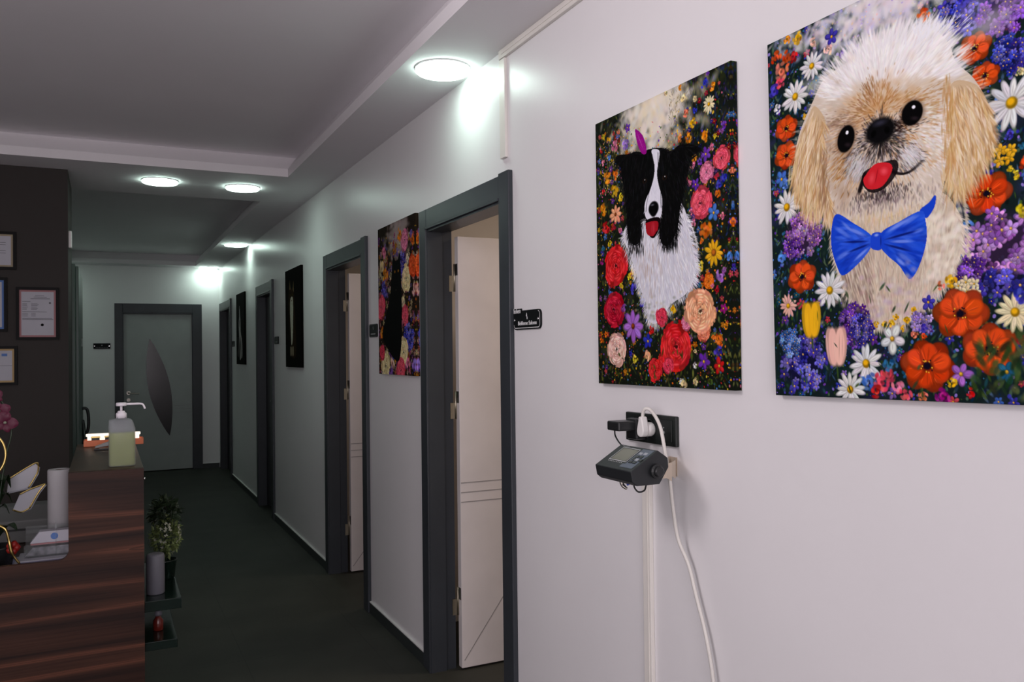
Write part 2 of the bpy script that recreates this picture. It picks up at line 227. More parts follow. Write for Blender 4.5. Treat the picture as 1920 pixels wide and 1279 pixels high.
#corners (-3, 1) (597, -3) (3, 780) (604, 770) (1, 0) (18, 774) (559, 766)
def paint_collie():
    p = Paint(600, 775, 420, 720, 5, (.07, .09, .06))
    G = [(.12, .18, .07), (.06, .09, .05), (.24, .28, .09), (.09, .12, .14), (.34, .34, .14), (.16, .1, .06), (.1, .16, .18)]
    for k in range(260): p.dab(p.r.uniform(0, 600), p.r.uniform(0, 700), p.r.uniform(14, 40), p.r.uniform(10, 30), p.r.uniform(0, 3), p.mix(p.r.choice(((.2, .24, .1), (.3, .3, .14), (.12, .16, .2), (.24, .16, .1)))), .35, .9)
    p.foliage(2600, G+[(.4, .42, .2), (.3, .36, .14)], 0, 0, 600, 800, w=(1.2, 5))
    p.specks(500, [(.25, .12, .06), (.35, .2, .08), (.2, .1, .2), (.1, .12, .3), (.3, .3, .1), (.4, .12, .08)], 0, 0, 600, 775, rad=(2, 7), al=.55)
    p.foliage(500, [(.06, .08, .22), (.08, .12, .3), (.1, .2, .25), (.2, .12, .3)], 430, 0, 600, 420)
    p.foliage(260, [(.45, .42, .25), (.3, .34, .2), (.55, .5, .35)], 20, 40, 200, 230)
    for k in range(560):                                    # pale sky glow behind the head
        u = p.r.gauss(290, 80); v = abs(p.r.gauss(0, 85))
        p.dab(u, v, p.r.uniform(18, 36), p.r.uniform(8, 18), p.r.uniform(0, 3), p.mix(p.r.choice(((.93, .89, .82), (.86, .86, .86), (.9, .84, .68), (.88, .84, .8))), .04), .38, .8)
    p.foliage(220, [(.4, .38, .2), (.5, .4, .2), (.3, .3, .3)], 360, 10, 460, 150, L=(4, 14), w=(.8, 2), al=.6)
    p.specks(1500, [HUE[c] for c in ('gold', 'violet', 'pink', 'sky', 'indigo', 'green', 'red', 'orange', 'teal', 'yellow', 'green', 'org2')], 0, 60, 600, 775, rad=(1, 4.2))
    for k in range(150): p.small(p.r.choice((p.r.uniform(0, 190), p.r.uniform(390, 600))), p.r.uniform(40, 775), p.r.uniform(5, 11), p.mix(HUE[p.r.choice(('org2', 'violet', 'rosep', 'sky', 'indigo', 'gold', 'crimson', 'mauve'))], .05, .8))
    p.specks(120, [HUE[c] for c in ('gold', 'pink', 'lav', 'pale')], 20, 60, 200, 220)
    p.run(P1A); p.run([i for i in P1B if i[2] < 560 or i[1] < 130])
    chest = P1_BODY
    p.poly(chest, (.82, .82, .86), .96)
    down = lambda u, v: 1.57-(u-290)/330
    p.hair(chest, 1500, down, (14, 40), (.8, 2.2), [(.96, .96, .98), (.86, .86, .91), (.72, .72, .78), (1, 1, 1), (.8, .76, .74)], .5)
    u, v = P1_PTS['smudge']
    for k in range(60): p.line(u+p.r.gauss(0, 26), v+p.r.gauss(0, 36), 1.5, 30, 3, (.62, .48, .38), .22)
    for k in range(90):                                     # shoulder fur edge
        t = k/90; p.line(420+40*math.sin(t*3.1), 330+t*200, .9-.5*t, p.r.uniform(14, 30), 1.1, (.88, .88, .9), .7)
        p.line(170+t*80, 360+t*180, 2.3-.3*t, p.r.uniform(10, 24), 1.1, (.8, .8, .84), .6)
    p.fringe(chest, 900, down, (14, 38), (.7, 1.8), [(.95, .95, .97), (.86, .86, .9), (.74, .74, .8)], 1.0, .7, 330)
    for k in range(120): p.dab(p.r.gauss(300, 70), p.r.gauss(585, 26), 9, 6, 0, p.mix(p.r.choice(((.6, .6, .62), (.3, .34, .2), (.7, .66, .5)))), .35, .8)
    p.poly(P1_HEAD, (.02, .02, .022), 1)
    p.fringe(P1_HEAD, 700, lambda u, v: 1.57, (10, 30), (.7, 1.7), [(.02, .02, .025), (.07, .07, .08)], 1.0, .8)
    p.hair(P1_HEAD, 900, lambda u, v: 1.57+(290-u)/260, (10, 34), (.7, 1.8), [(.03, .03, .035), (.09, .09, .1), (.015, .015, .015), (.13, .13, .15)], .6)
    for k in range(160):
        a = p.r.uniform(330, 400); p.line(p.r.uniform(165, 240), a, 1.6, p.r.uniform(10, 30), 1.4, (.02, .02, .02), .8)
        p.line(p.r.uniform(325, 388), a, 1.55, p.r.uniform(10, 40), 1.4, (.02, .02, .02), .8)
    for k in range(50):
        p.line(p.r.uniform(400, 480), p.r.uniform(146, 160), -1.1, p.r.uniform(6, 16), 1, (.03, .03, .03), .8)
        p.line(p.r.uniform(110, 200), p.r.uniform(124, 140), -1.9, p.r.uniform(6, 16), 1, (.03, .03, .03), .8)
    p.poly(P1_BLAZE, (.86, .86, .9), 1)
    p.hair(P1_BLAZE, 160, lambda u, v: 1.57+(290-u)/90, (6, 20), (.6, 1.4), [(.96, .96, .97), (.74, .74, .8)], .5)
    for k in range(120): t = k/120; p.line(286+12*math.sin(t*5)-t*20, 150+t*150, 2.3, 7, .9, (.1, .1, .1), .6); p.line(314+(4 if t > .5 else -6)*1, 150+t*150, .9, 7, .9, (.08, .08, .08), .6)
    u, v = P1_PTS['mouth']
    p.poly([(u-22, v-6), (u+36, v-8), (u+42, v+16), (u+16, v+44), (u-8, v+34)], (.05, .01, .02), 1)
    p.poly(P1_TONGUE, (.62, .08, .13), 1); p.dab(283, 352, 12, 22, .05, (.8, .22, .28), .7, .8); p.line(282, 338, 1.6, 30, 1.2, (.4, .03, .08), .8)
    u, v = P1_PTS['nose']
    p.dab(u, v, 25, 21, 0, (.015, .015, .02), 1, .2); p.dab(u, v+8, 17, 17, 0, (.015, .015, .02), 1, .3)
    p.dab(u-5, v-10, 11, 4, 0, (.42, .43, .48), .8, .8); p.dab(u-11, v+4, 4, 5, 0, (0, 0, 0), 1); p.dab(u+11, v+4, 4, 5, 0, (0, 0, 0), 1)
    for e in ('eye1', 'eye2'):
        u, v = P1_PTS[e]; p.dab(u, v, 12, 8, 0, (.16, .09, .05), 1, .5); p.dab(u, v, 6, 6, 0, (.01, .01, .01), 1); p.dab(u+1, v-3, 2, 2, 0, (.8, .8, .8), 1)
    for k in range(14): p.line(255+p.r.uniform(-8, 8), 318, 2.7+p.r.uniform(-.4, .4), 30, .5, (.8, .8, .82), .5)
    p.poly(P1_FEATHER, (.56, .05, .5), 1)
    for k in range(50): t = k/50; p.line(212+t*38, 76+t*60, p.r.choice((-.5, 2.6))+.3*t, p.r.uniform(5, 14), 1, (.66, .12, .6), .7)
    p.line(210, 70, 1.05, 78, 1, (.85, .4, .8), .8)
    p.run([i for i in P1B if not (i[2] < 560 or i[1] < 130)])
    p.foliage(70, [(.32, .36, .12), (.2, .26, .08), (.4, .38, .15)], 0, 690, 600, 775, L=(12, 34), w=(2, 5))
    return p.im

def paint_pekingese():
    p = Paint(600, 775, 600, 775, 9, (.07, .12, .12))
    G = [(.12, .24, .14), (.06, .12, .12), (.24, .34, .14), (.08, .17, .28), (.12, .26, .3), (.12, .12, .34)]
    for k in range(260): p.dab(p.r.uniform(0, 600), p.r.uniform(0, 775), p.r.uniform(14, 36), p.r.uniform(10, 28), p.r.uniform(0, 3), p.mix(p.r.choice(((.12, .2, .3), (.14, .24, .2), (.2, .18, .42), (.1, .2, .22)))), .4, .9)
    p.foliage(3000, G+[(.3, .42, .3), (.24, .34, .5)], 0, 0, 600, 775, w=(1.2, 5))
    p.specks(1800, [HUE[c] for c in ('sky', 'indigo', 'teal', 'lav', 'green', 'blue', 'violet', 'green', 'teal')], 0, 0, 600, 775, rad=(1.2, 5))
    for k in range(170): p.small(p.r.uniform(0, 600), p.r.uniform(0, 775), p.r.uniform(6, 12), p.mix(HUE[p.r.choice(('sky', 'indigo', 'blue', 'lav', 'violet', 'teal', 'rosep'))], .05, .85))
    for k in range(700):                                    # misty lavender and cream sky
        u = p.r.gauss(290, 95); v = abs(p.r.gauss(0, 75)); v = v*(1-min(1, abs(u-290)/420))
        p.dab(u, v, p.r.uniform(8, 24), p.r.uniform(5, 14), p.r.uniform(0, 3), p.mix(p.r.choice(((.84, .82, .88), (.9, .88, .87), (.77, .76, .9), (.92, .9, .86), (.86, .78, .8))), .04), .5, .8)
    p.specks(140, [HUE[c] for c in ('lav', 'pale', 'blush', 'white')], 120, 0, 420, 110, al=.5)
    p.run(P2C); p.run([i for i in P2D if i[2] < 545])
    p.poly(P2_CHEST, (.78, .72, .64), 1)
    p.hair(P2_CHEST, 2200, lambda u, v: 1.57+(u-300)/500, (12, 38), (1, 2.8), [(.84, .78, .7), (.72, .64, .56), (.9, .87, .8), (.6, .52, .48), (.86, .76, .66)], .45)
    for k in range(260): p.line(p.r.uniform(185, 260), p.r.uniform(480, 620), 1.3, p.r.uniform(14, 40), 2, p.mix((.5, .42, .38)), .35)
    for k in range(200): p.dab(p.r.uniform(380, 450), p.r.uniform(440, 560), 8, 8, 0, p.mix((.93, .9, .84)), .35, .8)
    for k in range(120):
        t = k/120; p.line(445+12*math.sin(t*3), 395+t*190, .5+.6*t, p.r.uniform(8, 22), 1.2, (.88, .82, .72), .7)
    p.fringe(P2_CHEST, 700, lambda u, v: 1.57+(u-300)/500, (10, 30), (1, 2.2), [(.86, .8, .72), (.92, .88, .82), (.74, .66, .58)], 1.0, .6, 440)
    p.poly(P2_HEAD, (.82, .77, .71), 1)
    def flow(u, v):                                         # fur fans out from between the eyes
        return math.atan2(v-235, (u-288)*1.1)
    p.hair(P2_HEAD, 3200, flow, (12, 34), (1, 3), [(.9, .86, .81), (.85, .79, .71), (.93, .9, .86), (.8, .72, .62)], .32)
    top = [(160, 130), (229, 95), (340, 96), (420, 120), (455, 180), (440, 215), (360, 190), (250, 170), (180, 180)]
    [p.dab(p.r.gauss(320, 95), 140+p.r.gauss(0, 22), 40, 26, 0, (.93, .92, .91), .3, .9) for k in range(90)]
    p.hair(top, 1500, flow, (16, 46), (1.2, 3.6), [(.95, .94, .93), (.88, .86, .86), (.98, .97, .96)], .5)
    for k in range(150):                                    # wispy crown
        u = p.r.uniform(150, 470); v = 108+((u-340)/130)**2*26+p.r.uniform(-6, 10)
        p.line(u, v, flow(u, v)+p.r.uniform(-.5, .5), p.r.uniform(12, 34), 1.1, (.92, .91, .92), .75)
    u, v = P2_PTS['tip']
    for k in range(80): p.line(u+p.r.gauss(4, 24), v+p.r.gauss(10, 10), -1.3+p.r.uniform(-.6, .9), p.r.uniform(14, 36), 1.3, (.93, .93, .95), .8)
    for k in range(240): u = p.r.gauss(205, 34); v = p.r.gauss(300, 60); p.dab(u, v, 22, 16, 1, (.6, .48, .38), .10, .9)
    for k in range(200): u = p.r.gauss(290, 50); v = p.r.gauss(215, 24); p.dab(u, v, 16, 12, 1, (.78, .56, .32), .12, .9)
    p.hair(P2_FACE, 900, flow, (10, 26), (1, 2.6), [(.84, .72, .56), (.76, .6, .42), (.88, .8, .68), (.8, .66, .5)], .5)
    for (cx, cy, rx, ry, c, n) in ((288, 215, 34, 36, (.66, .44, .22), 240), (246, 225, 26, 24, (.6, .42, .26), 120), (205, 305, 30, 44, (.62, .42, .2), 260), (330, 300, 34, 26, (.66, .42, .18), 160), (365, 225, 44, 14, (.68, .48, .26), 130), (190, 225, 34, 16, (.52, .4, .32), 140), (400, 262, 12, 30, (.72, .55, .35), 90), (270, 190, 16, 26, (.55, .36, .2), 90)):
        for k in range(n):
            u = p.r.gauss(cx, rx*.6); v = p.r.gauss(cy, ry*.6); p.line(u, v, flow(u, v), p.r.uniform(7, 18), 1.5, p.mix(c), .42)
    for k in range(260): u = p.r.gauss(410, 20); v = p.r.gauss(300, 26); p.line(u, v, flow(u, v), p.r.uniform(8, 20), 2, p.mix((.93, .91, .9)), .5)
    for poly, s in ((P2_EARL, -1), (P2_EARR, 1)):
        p.poly(poly, (.78, .66, .5), .75)
        p.hair(poly, 900, lambda u, v: 1.57-s*(.32-(v-250)/700), (24, 60), (1, 2.8), [(.86, .74, .54), (.76, .58, .34), (.9, .83, .72), (.64, .48, .34), (.95, .89, .79)], .5)
        p.fringe(poly, 260, lambda u, v: 1.57, (20, 46), (1, 2.4), [(.84, .7, .48), (.9, .82, .68), (.7, .54, .36)], .35, .6, 200)
        for k in range(70):
            q = p.r.choice(poly[-5:] if s > 0 else poly[3:7]); p.line(q[0]+p.r.gauss(0, 6), q[1]-20+p.r.gauss(0, 10), 1.57-s*.1, p.r.uniform(18, 42), 1.4, p.mix((.84, .72, .52)), .7)
    for k in range(160): p.line(p.r.gauss(432, 7), p.r.uniform(200, 360), 1.6, p.r.uniform(14, 34), 1.8, p.mix((.74, .55, .32)), .4)
    for k in range(160): p.line(p.r.gauss(150, 8), p.r.uniform(260, 380), 1.75, p.r.uniform(14, 34), 1.8, p.mix((.56, .42, .3)), .4)
    p.hair(P2_MUZ, 900, lambda u, v: math.atan2(v-268, u-290), (8, 24), (1, 2.2), [(.6, .58, .58), (.42, .38, .38), (.78, .76, .75), (.3, .26, .26)], .55)
    for k in range(640):
        a = p.r.uniform(0, 6.28); d = abs(p.r.gauss(0, 24)); u = 292+math.cos(a)*d*1.25; v = 282+math.sin(a)*d*.95
        p.line(u, v, a, p.r.uniform(6, 16), 1.6, p.mix((.12, .1, .1)), .5)
    for k in range(120): u = p.r.gauss(335, 14); v = p.r.gauss(262, 7); p.line(u, v, .6, p.r.uniform(6, 14), 1.6, p.mix((.12, .07, .05)), .5)
    for k in range(260): u = p.r.gauss(236, 14); v = p.r.gauss(318, 14); p.line(u, v, 2.2, p.r.uniform(8, 20), 1.4, p.mix((.8, .79, .8)), .5)
    for k in range(260): u = p.r.gauss(352, 13); v = p.r.gauss(322, 12); p.line(u, v, .9, p.r.uniform(8, 20), 1.4, p.mix((.84, .83, .84)), .5)
    for k in range(260): u = p.r.gauss(290, 50); v = p.r.gauss(393, 9); p.line(u, v, 1.6, p.r.uniform(8, 20), 1.8, p.mix((.5, .44, .44)), .4)
    for k in range(200): u = p.r.gauss(280, 46); v = p.r.gauss(425, 10); p.line(u, v, 1.6, p.r.uniform(8, 22), 1.6, p.mix((.84, .74, .58)), .5)
    for key, rr, dx in (('eyeR', 'er', 0), ('eyeL', 'el', 0)):
        u, v = P2_PTS[key]; r = P2_PTS[rr]; w = r*(.98 if key == 'eyeR' else .78)
        p.dab(u, v, w*1.32, r*1.22, .3, (.3, .18, .1), .8, .5); p.dab(u, v, w, r, .3, (.015, .012, .015), 1, .12)
        p.dab(u+w*.2, v+r*.45, w*.5, r*.22, .3, (.16, .12, .14), .8, .8); p.dab(u+w*.15, v-r*.42, w*.16+1, r*.17, .3, (.97, .97, 1), 1, .4)
    u, v = P2_PTS['nose']; r = P2_PTS['nr']*1.22
    p.dab(u, v-1, r*1.35, r*.98, 0, (.03, .028, .035), 1, .25); p.dab(u, v-r*.55, r*.8, r*.3, 0, (.2, .2, .26), .8, .8)
    p.dab(u-r*.55, v+2, r*.26, r*.32, .5, (0, 0, 0), 1, .4); p.dab(u+r*.55, v+2, r*.26, r*.32, -.5, (0, 0, 0), 1, .4); p.line(u, v+r*.5, 1.6, r*1.3, 1.6, (.02, .02, .02), .9)
    for k in range(24):
        t = k/23; p.dab(306+t*72, 342+math.sin(t*3.14)*16, 8, 4.2*(1-t*.65), .1, (.05, .03, .04), .7, .8)
        p.dab(252-t*14, 340+t*32, 6, 6, 0, (.05, .03, .04), .5, .6)
    for k in range(240): u = p.r.gauss(286, 30); v = p.r.gauss(378, 9); p.line(u, v, 1.6+p.r.uniform(-.5, .5), p.r.uniform(6, 16), 1.6, p.mix((.2, .16, .17)), .5)
    p.poly([(254, 334), (318, 327), (326, 350), (298, 376), (266, 379), (246, 358)], (.05, .02, .03), .85)
    p.poly(P2_TONGUE, (.8, .13, .17), 1); p.dab(296, 344, 12, 10, .3, (.93, .33, .38), .8, .8); p.dab(268, 352, 10, 15, .3, (.9, .3, .34), .7, .8); p.line(284, 332, 1.85, 34, 1.5, (.55, .05, .1), .8)
    for poly in (P2_STRAP, P2_WINGL, P2_WINGR): p.poly(poly, (.08, .25, .78), 1)
    B = [(.14, .36, .9), (.05, .15, .6), (.3, .48, .95), (.1, .28, .82)]
    p.clipped(P2_WINGL, lambda: (p.hair(P2_WINGL, 200, lambda u, v: math.atan2(v-472, u-270)+3.14, (24, 60), (2.5, 7), B, .3), [p.line(*a, (.5, .6, .95), .5) for a in ((170, 428, .6, 60, 6), (172, 500, -.4, 46, 7), (190, 420, .75, 40, 4))]))
    p.clipped(P2_WINGR, lambda: (p.hair(P2_WINGR, 200, lambda u, v: math.atan2(v-472, u-280), (24, 60), (2.5, 7), B, .3), [p.line(*a, (.5, .6, .95), .5) for a in ((330, 452, -.35, 44, 6), (318, 500, .6, 40, 6), (352, 470, -.2, 30, 5))]))
    for a in ((262, 472, 3.25, 74), (262, 476, 2.95, 60), (288, 474, -.1, 84), (288, 480, .35, 70)): p.line(*a, 3, (.02, .06, .36), .8)
    for a in ((255, 462, 3.6, 60, 5), (262, 480, 2.6, 52, 4), (292, 462, -.35, 70, 5), (300, 478, .12, 62, 4), (316, 510, .7, 30, 5)): p.line(*a, (.5, .6, .95), .75)
    p.poly(P2_KNOT, (.1, .26, .8), 1); p.dab(275, 462, 7, 4, 0, (.55, .65, .95), .9, .7); p.line(285, 462, 1.6, 26, 1.5, (.03, .08, .4), .8)
    for k in range(160): p.dab(p.r.gauss(300, 60), p.r.gauss(590, 26), 9, 7, 0, p.mix(p.r.choice(((.8, .72, .66), (.74, .6, .6), (.84, .8, .78), (.7, .62, .74)))), .4, .8)
    p.run([i for i in P2D if i[2] >= 545])
    p.foliage(60, [(.16, .26, .12), (.1, .18, .1), (.28, .34, .16)], 470, 690, 600, 775, L=(16, 50), w=(4, 9))
    p.foliage(50, [(.2, .3, .14), (.12, .2, .12)], 0, 560, 420, 775, L=(14, 30), w=(1.5, 4))
    return p.im

def paint_black_cat():
    p = Paint(600, 775, 200, 420, 13, (.12, .09, .06))
    p.foliage(700, [(.2, .15, .08), (.1, .08, .05), (.3, .24, .14), (.16, .12, .12)], 0, 0, 600, 800)
    for k in range(420):
        p.dab(p.r.gauss(330, 80), abs(p.r.gauss(0, 110)), p.r.uniform(15, 40), p.r.uniform(12, 26), 0, p.mix((.62, .57, .55), .05), .4, .8)
    p.specks(500, [HUE[c] for c in ('gold', 'violet', 'pink', 'blush', 'indigo', 'orange', 'red')], 0, 60, 600, 775, rad=(2, 9), al=.7)
    for k in range(260): p.small(p.r.uniform(0, 600), p.r.uniform(80, 775), p.r.uniform(9, 20), p.mix(HUE[p.r.choice(('blush', 'pink', 'org2', 'lav', 'cream', 'rosep', 'mauve', 'pale', 'salmon'))], .05, .68))
    for k in range(90):
        u, v = p.r.uniform(0, 600), p.r.uniform(60, 775); hue = HUE[p.r.choice(('pink', 'pale', 'org2', 'lav', 'blush', 'rosep', 'cream', 'mauve', 'indigo'))]; p.blob(u, v, p.r.uniform(14, 30), [q*.72 for q in hue])
    F = [('b',110,130,40,'pink'),('b',65,215,50,'pale'),('b',130,260,44,'org2'),('h',100,330,46,'indigo'),('r',50,420,60,'rosep'),('r',440,110,50,'pink'),('b',370,70,36,'org2'),('h',410,235,60,'indigo',1.2),('r',460,300,62,'pale'),('b',480,210,30,'cream'),('r',560,245,50,'fire'),
         ('b',400,420,40,'cream'),('r',440,480,44,'rosep'),('b',380,510,34,'pink'),('h',490,590,70,'blue',.9),('b',580,360,36,'blush'),('r',405,660,66,'pale'),('b',60,560,34,'org2'),('b',100,510,24,'pale'),('r',120,735,72,'pale'),('r',60,660,40,'hot'),('r',365,750,62,'rosep'),('b',470,720,40,'pink'),('b',230,720,36,'blush'),('h',210,770,34,'violet'),('b',570,720,40,'lav'),('b',560,120,30,'orange'),('b',280,700,24,'gold')]
    p.run(F)
    B = [(245, 205), (262, 170), (290, 195), (330, 195), (365, 165), (378, 230), (385, 330), (390, 450), (385, 560), (370, 650), (330, 705), (250, 690), (150, 640), (70, 585), (75, 540), (130, 470), (180, 400), (215, 330)]
    p.poly(B, (.015, .02, .018), 1)
    p.hair(B, 260, lambda u, v: 1.6, (20, 50), (1.5, 3), [(.03, .035, .03), (.01, .012, .01), (.05, .05, .05)], .5)
    for u in (285, 340): p.dab(u, 252, 11, 9, 0, (.75, .5, .1), 1, .4); p.dab(u, 252, 3, 8, 0, (.02, .02, .02), 1)
    p.dab(300, 345, 8, 5, 0, (.2, .2, .16), .8)
    p.im = p.im*.95+.02
    return p.im

def paint_dark_cat():                       # cat sitting up on black, white bib and paws
    p = Paint(600, 775, 160, 360, 3, (.03, .022, .018))
    p.poly([(150, 130), (190, 80), (215, 150), (290, 150), (330, 90), (345, 210), (370, 330), (400, 470), (420, 640), (370, 700), (250, 700), (200, 640), (150, 420), (130, 260)], (.16, .11, .06), .9)
    p.hair([(150, 130), (290, 140), (345, 210), (400, 470), (410, 640), (200, 640), (140, 300)], 500, lambda u, v: 1.6, (16, 50), (2, 4), [(.26, .18, .09), (.08, .06, .04), (.34, .26, .14)], .4)
    for q in ([(170, 160), (185, 85), (215, 160)], [(300, 165), (332, 100), (338, 190)]): p.poly(q, (.5, .45, .32), .8, False)
    p.poly([(215, 230), (290, 225), (310, 300), (300, 420), (280, 560), (235, 600), (215, 500), (195, 380), (190, 290)], (.8, .8, .72), .95)
    p.hair([(215, 230), (300, 240), (300, 480), (240, 590), (200, 380)], 200, lambda u, v: 1.6, (16, 40), (2, 4), [(.8, .8, .74), (.5, .48, .42)], .5)
    for u in (205, 270): p.dab(u+10, 205, 14, 10, 0, (.35, .32, .08), 1); p.dab(u+10, 205, 6, 9, 0, (.02, .02, .02), 1)
    p.dab(250, 250, 12, 8, 0, (.35, .16, .14), 1)
    for u in (205, 250, 300): p.poly([(u-18, 620), (u+18, 615), (u+22, 670), (u, 690), (u-22, 672)], (.5, .46, .38), .9)
    return p.im

def paint_white_hound():                    # slim pale long-legged dog on black
    p = Paint(600, 775, 160, 360, 4, (.028, .02, .018))
    W = (.74, .72, .71)
    p.poly([(230, 150), (262, 150), (300, 260), (320, 300), (330, 420), (420, 520), (440, 640), (420, 700), (370, 700), (360, 560), (300, 470), (310, 600), (330, 710), (260, 715), (240, 560), (200, 420), (190, 320), (225, 250)], W, .95)
    p.poly([(110, 480), (150, 500), (170, 600), (150, 690), (100, 680), (120, 600)], (.4, .38, .38), .9)
    p.hair([(230, 150), (320, 300), (420, 520), (420, 700), (260, 700), (200, 420)], 260, lambda u, v: 1.5, (16, 40), (2, 4), [(.66, .64, .64), (.34, .32, .32)], .5)
    p.dab(245, 330, 22, 50, 0, (.1, .08, .08), .8); p.dab(250, 160, 12, 18, 0, (.05, .05, .05), .8); p.dab(285, 300, 12, 22, 0, (.1, .08, .08), .7)
    return p.im
# ------------------------------------------------------------------ materials
def _nt(name):
    m = bpy.data.materials.new(name); m.use_nodes = True; nt = m.node_tree; return m, nt, nt.nodes['Principled BSDF']
def lin(c): return [((v+.055)/1.055)**2.4 if v > .04045 else v/12.92 for v in c]
def mat(name, col, rough=.5, metal=0, spec=.5, var=.04, scale=6, bump=0, bscale=60, emis=None, estr=0, alpha=None, trans=0, ior=1.45, coat=0):
    m, nt, b = _nt(name)
    n = nt.nodes.new('ShaderNodeTexNoise'); n.inputs['Scale'].default_value = scale; n.inputs['Detail'].default_value = 4
    tc = nt.nodes.new('ShaderNodeTexCoord'); nt.links.new(tc.outputs['Object'], n.inputs['Vector'])
    r = nt.nodes.new('ShaderNodeValToRGB'); c = col
    r.color_ramp.elements[0].position = .3; r.color_ramp.elements[1].position = .7
    r.color_ramp.elements[0].color = [v*(1-var) for v in c]+[1]; r.color_ramp.elements[1].color = [min(1, v*(1+var)) for v in c]+[1]
    nt.links.new(n.outputs['Fac'], r.inputs['Fac']); nt.links.new(r.outputs['Color'], b.inputs['Base Color'])
    b.inputs['Roughness'].default_value = rough; b.inputs['Metallic'].default_value = metal; b.inputs['Specular IOR Level'].default_value = spec
    b.inputs['Transmission Weight'].default_value = trans; b.inputs['IOR'].default_value = ior; b.inputs['Coat Weight'].default_value = coat
    if bump:
        n2 = nt.nodes.new('ShaderNodeTexNoise'); n2.inputs['Scale'].default_value = bscale; n2.inputs['Detail'].default_value = 3
        nt.links.new(tc.outputs['Object'], n2.inputs['Vector'])
        bp = nt.nodes.new('ShaderNodeBump'); bp.inputs['Strength'].default_value = bump; bp.inputs['Distance'].default_value = .004
        nt.links.new(n2.outputs['Fac'], bp.inputs['Height']); nt.links.new(bp.outputs['Normal'], b.inputs['Normal'])
    if emis: b.inputs['Emission Color'].default_value = list(emis)+[1]; b.inputs['Emission Strength'].default_value = estr
    if alpha is not None: b.inputs['Alpha'].default_value = alpha
    return m
def wood(name, dark, mid, light, rough=.35):
    """walnut laminate: long level bands, each fading from a thin light line into brown"""
    m, nt, b = _nt(name)
    tc = nt.nodes.new('ShaderNodeTexCoord'); mp = nt.nodes.new('ShaderNodeMapping')
    mp.inputs['Scale'].default_value = (.10, .4, 2.6); mp.inputs['Rotation'].default_value = (0, .02, 0); nt.links.new(tc.outputs['Object'], mp.inputs['Vector'])
    a = nt.nodes.new('ShaderNodeTexNoise'); a.inputs['Scale'].default_value = 2.0; a.inputs['Detail'].default_value = 1.6; a.inputs['Distortion'].default_value = .06
    nt.links.new(mp.outputs['Vector'], a.inputs['Vector'])
    k = nt.nodes.new('ShaderNodeMath'); k.operation = 'MULTIPLY'; k.inputs[1].default_value = 7.0; nt.links.new(a.outputs['Fac'], k.inputs[0])
    fr = nt.nodes.new('ShaderNodeMath'); fr.operation = 'FRACT'; nt.links.new(k.outputs[0], fr.inputs[0])
    r = nt.nodes.new('ShaderNodeValToRGB'); e = r.color_ramp.elements
    e[0].position = 0; e[0].color = light+[1]; e[1].position = 1; e[1].color = mid+[1]
    for pos, c in ((.10, mid), (.34, [v*.8 for v in mid]), (.55, dark), (.80, [v*.6+d*.4 for v, d in zip(mid, dark)]), (.96, light)): q = e.new(pos); q.color = list(c)+[1]
    nt.links.new(fr.outputs[0], r.inputs['Fac'])
    mp2 = nt.nodes.new('ShaderNodeMapping'); mp2.inputs['Scale'].default_value = (1.2, 1.2, 60); nt.links.new(tc.outputs['Object'], mp2.inputs['Vector'])
    f = nt.nodes.new('ShaderNodeTexNoise'); f.inputs['Scale'].default_value = 3; f.inputs['Detail'].default_value = 6; nt.links.new(mp2.outputs['Vector'], f.inputs['Vector'])
    mx = nt.nodes.new('ShaderNodeMixRGB'); mx.blend_type = 'OVERLAY'; mx.inputs[0].default_value = .75
    nt.links.new(r.outputs['Color'], mx.inputs[1]); nt.links.new(f.outputs['Fac'], mx.inputs[2]); nt.links.new(mx.outputs['Color'], b.inputs['Base Color'])
    b.inputs['Roughness'].default_value = rough; b.inputs['Specular IOR Level'].default_value = .2; return m
def paint_wall(name, col, rough=.36, spec=.5):
    m = mat(name, col, rough, spec=spec, var=.02, scale=1.5, bump=.12, bscale=26); return m
def tiles(name, col, grout, size=.6, rough=.32):
    m, nt, b = _nt(name)
    tc = nt.nodes.new('ShaderNodeTexCoord'); br = nt.nodes.new('ShaderNodeTexBrick')
    br.offset = 0; br.inputs['Scale'].default_value = 1/size; br.inputs['Mortar Size'].default_value = .004; br.inputs['Brick Width'].default_value = 1; br.inputs['Row Height'].default_value = 1
    nt.links.new(tc.outputs['Object'], br.inputs['Vector'])
    n = nt.nodes.new('ShaderNodeTexNoise'); n.inputs['Scale'].default_value = 2.2; n.inputs['Detail'].default_value = 8; nt.links.new(tc.outputs['Object'], n.inputs['Vector'])
    r = nt.nodes.new('ShaderNodeValToRGB'); r.color_ramp.elements[0].position = .3; r.color_ramp.elements[1].position = .75
    r.color_ramp.elements[0].color = [v*.75 for v in col]+[1]; r.color_ramp.elements[1].color = [v*1.25 for v in col]+[1]
    nt.links.new(n.outputs['Fac'], r.inputs['Fac']); nt.links.new(r.outputs['Color'], br.inputs['Color1']); nt.links.new(r.outputs['Color'], br.inputs['Color2'])
    br.inputs['Mortar'].default_value = grout+[1]; nt.links.new(br.outputs['Color'], b.inputs['Base Color']); b.inputs['Roughness'].default_value = rough; b.inputs['Specular IOR Level'].default_value = .22
    return m
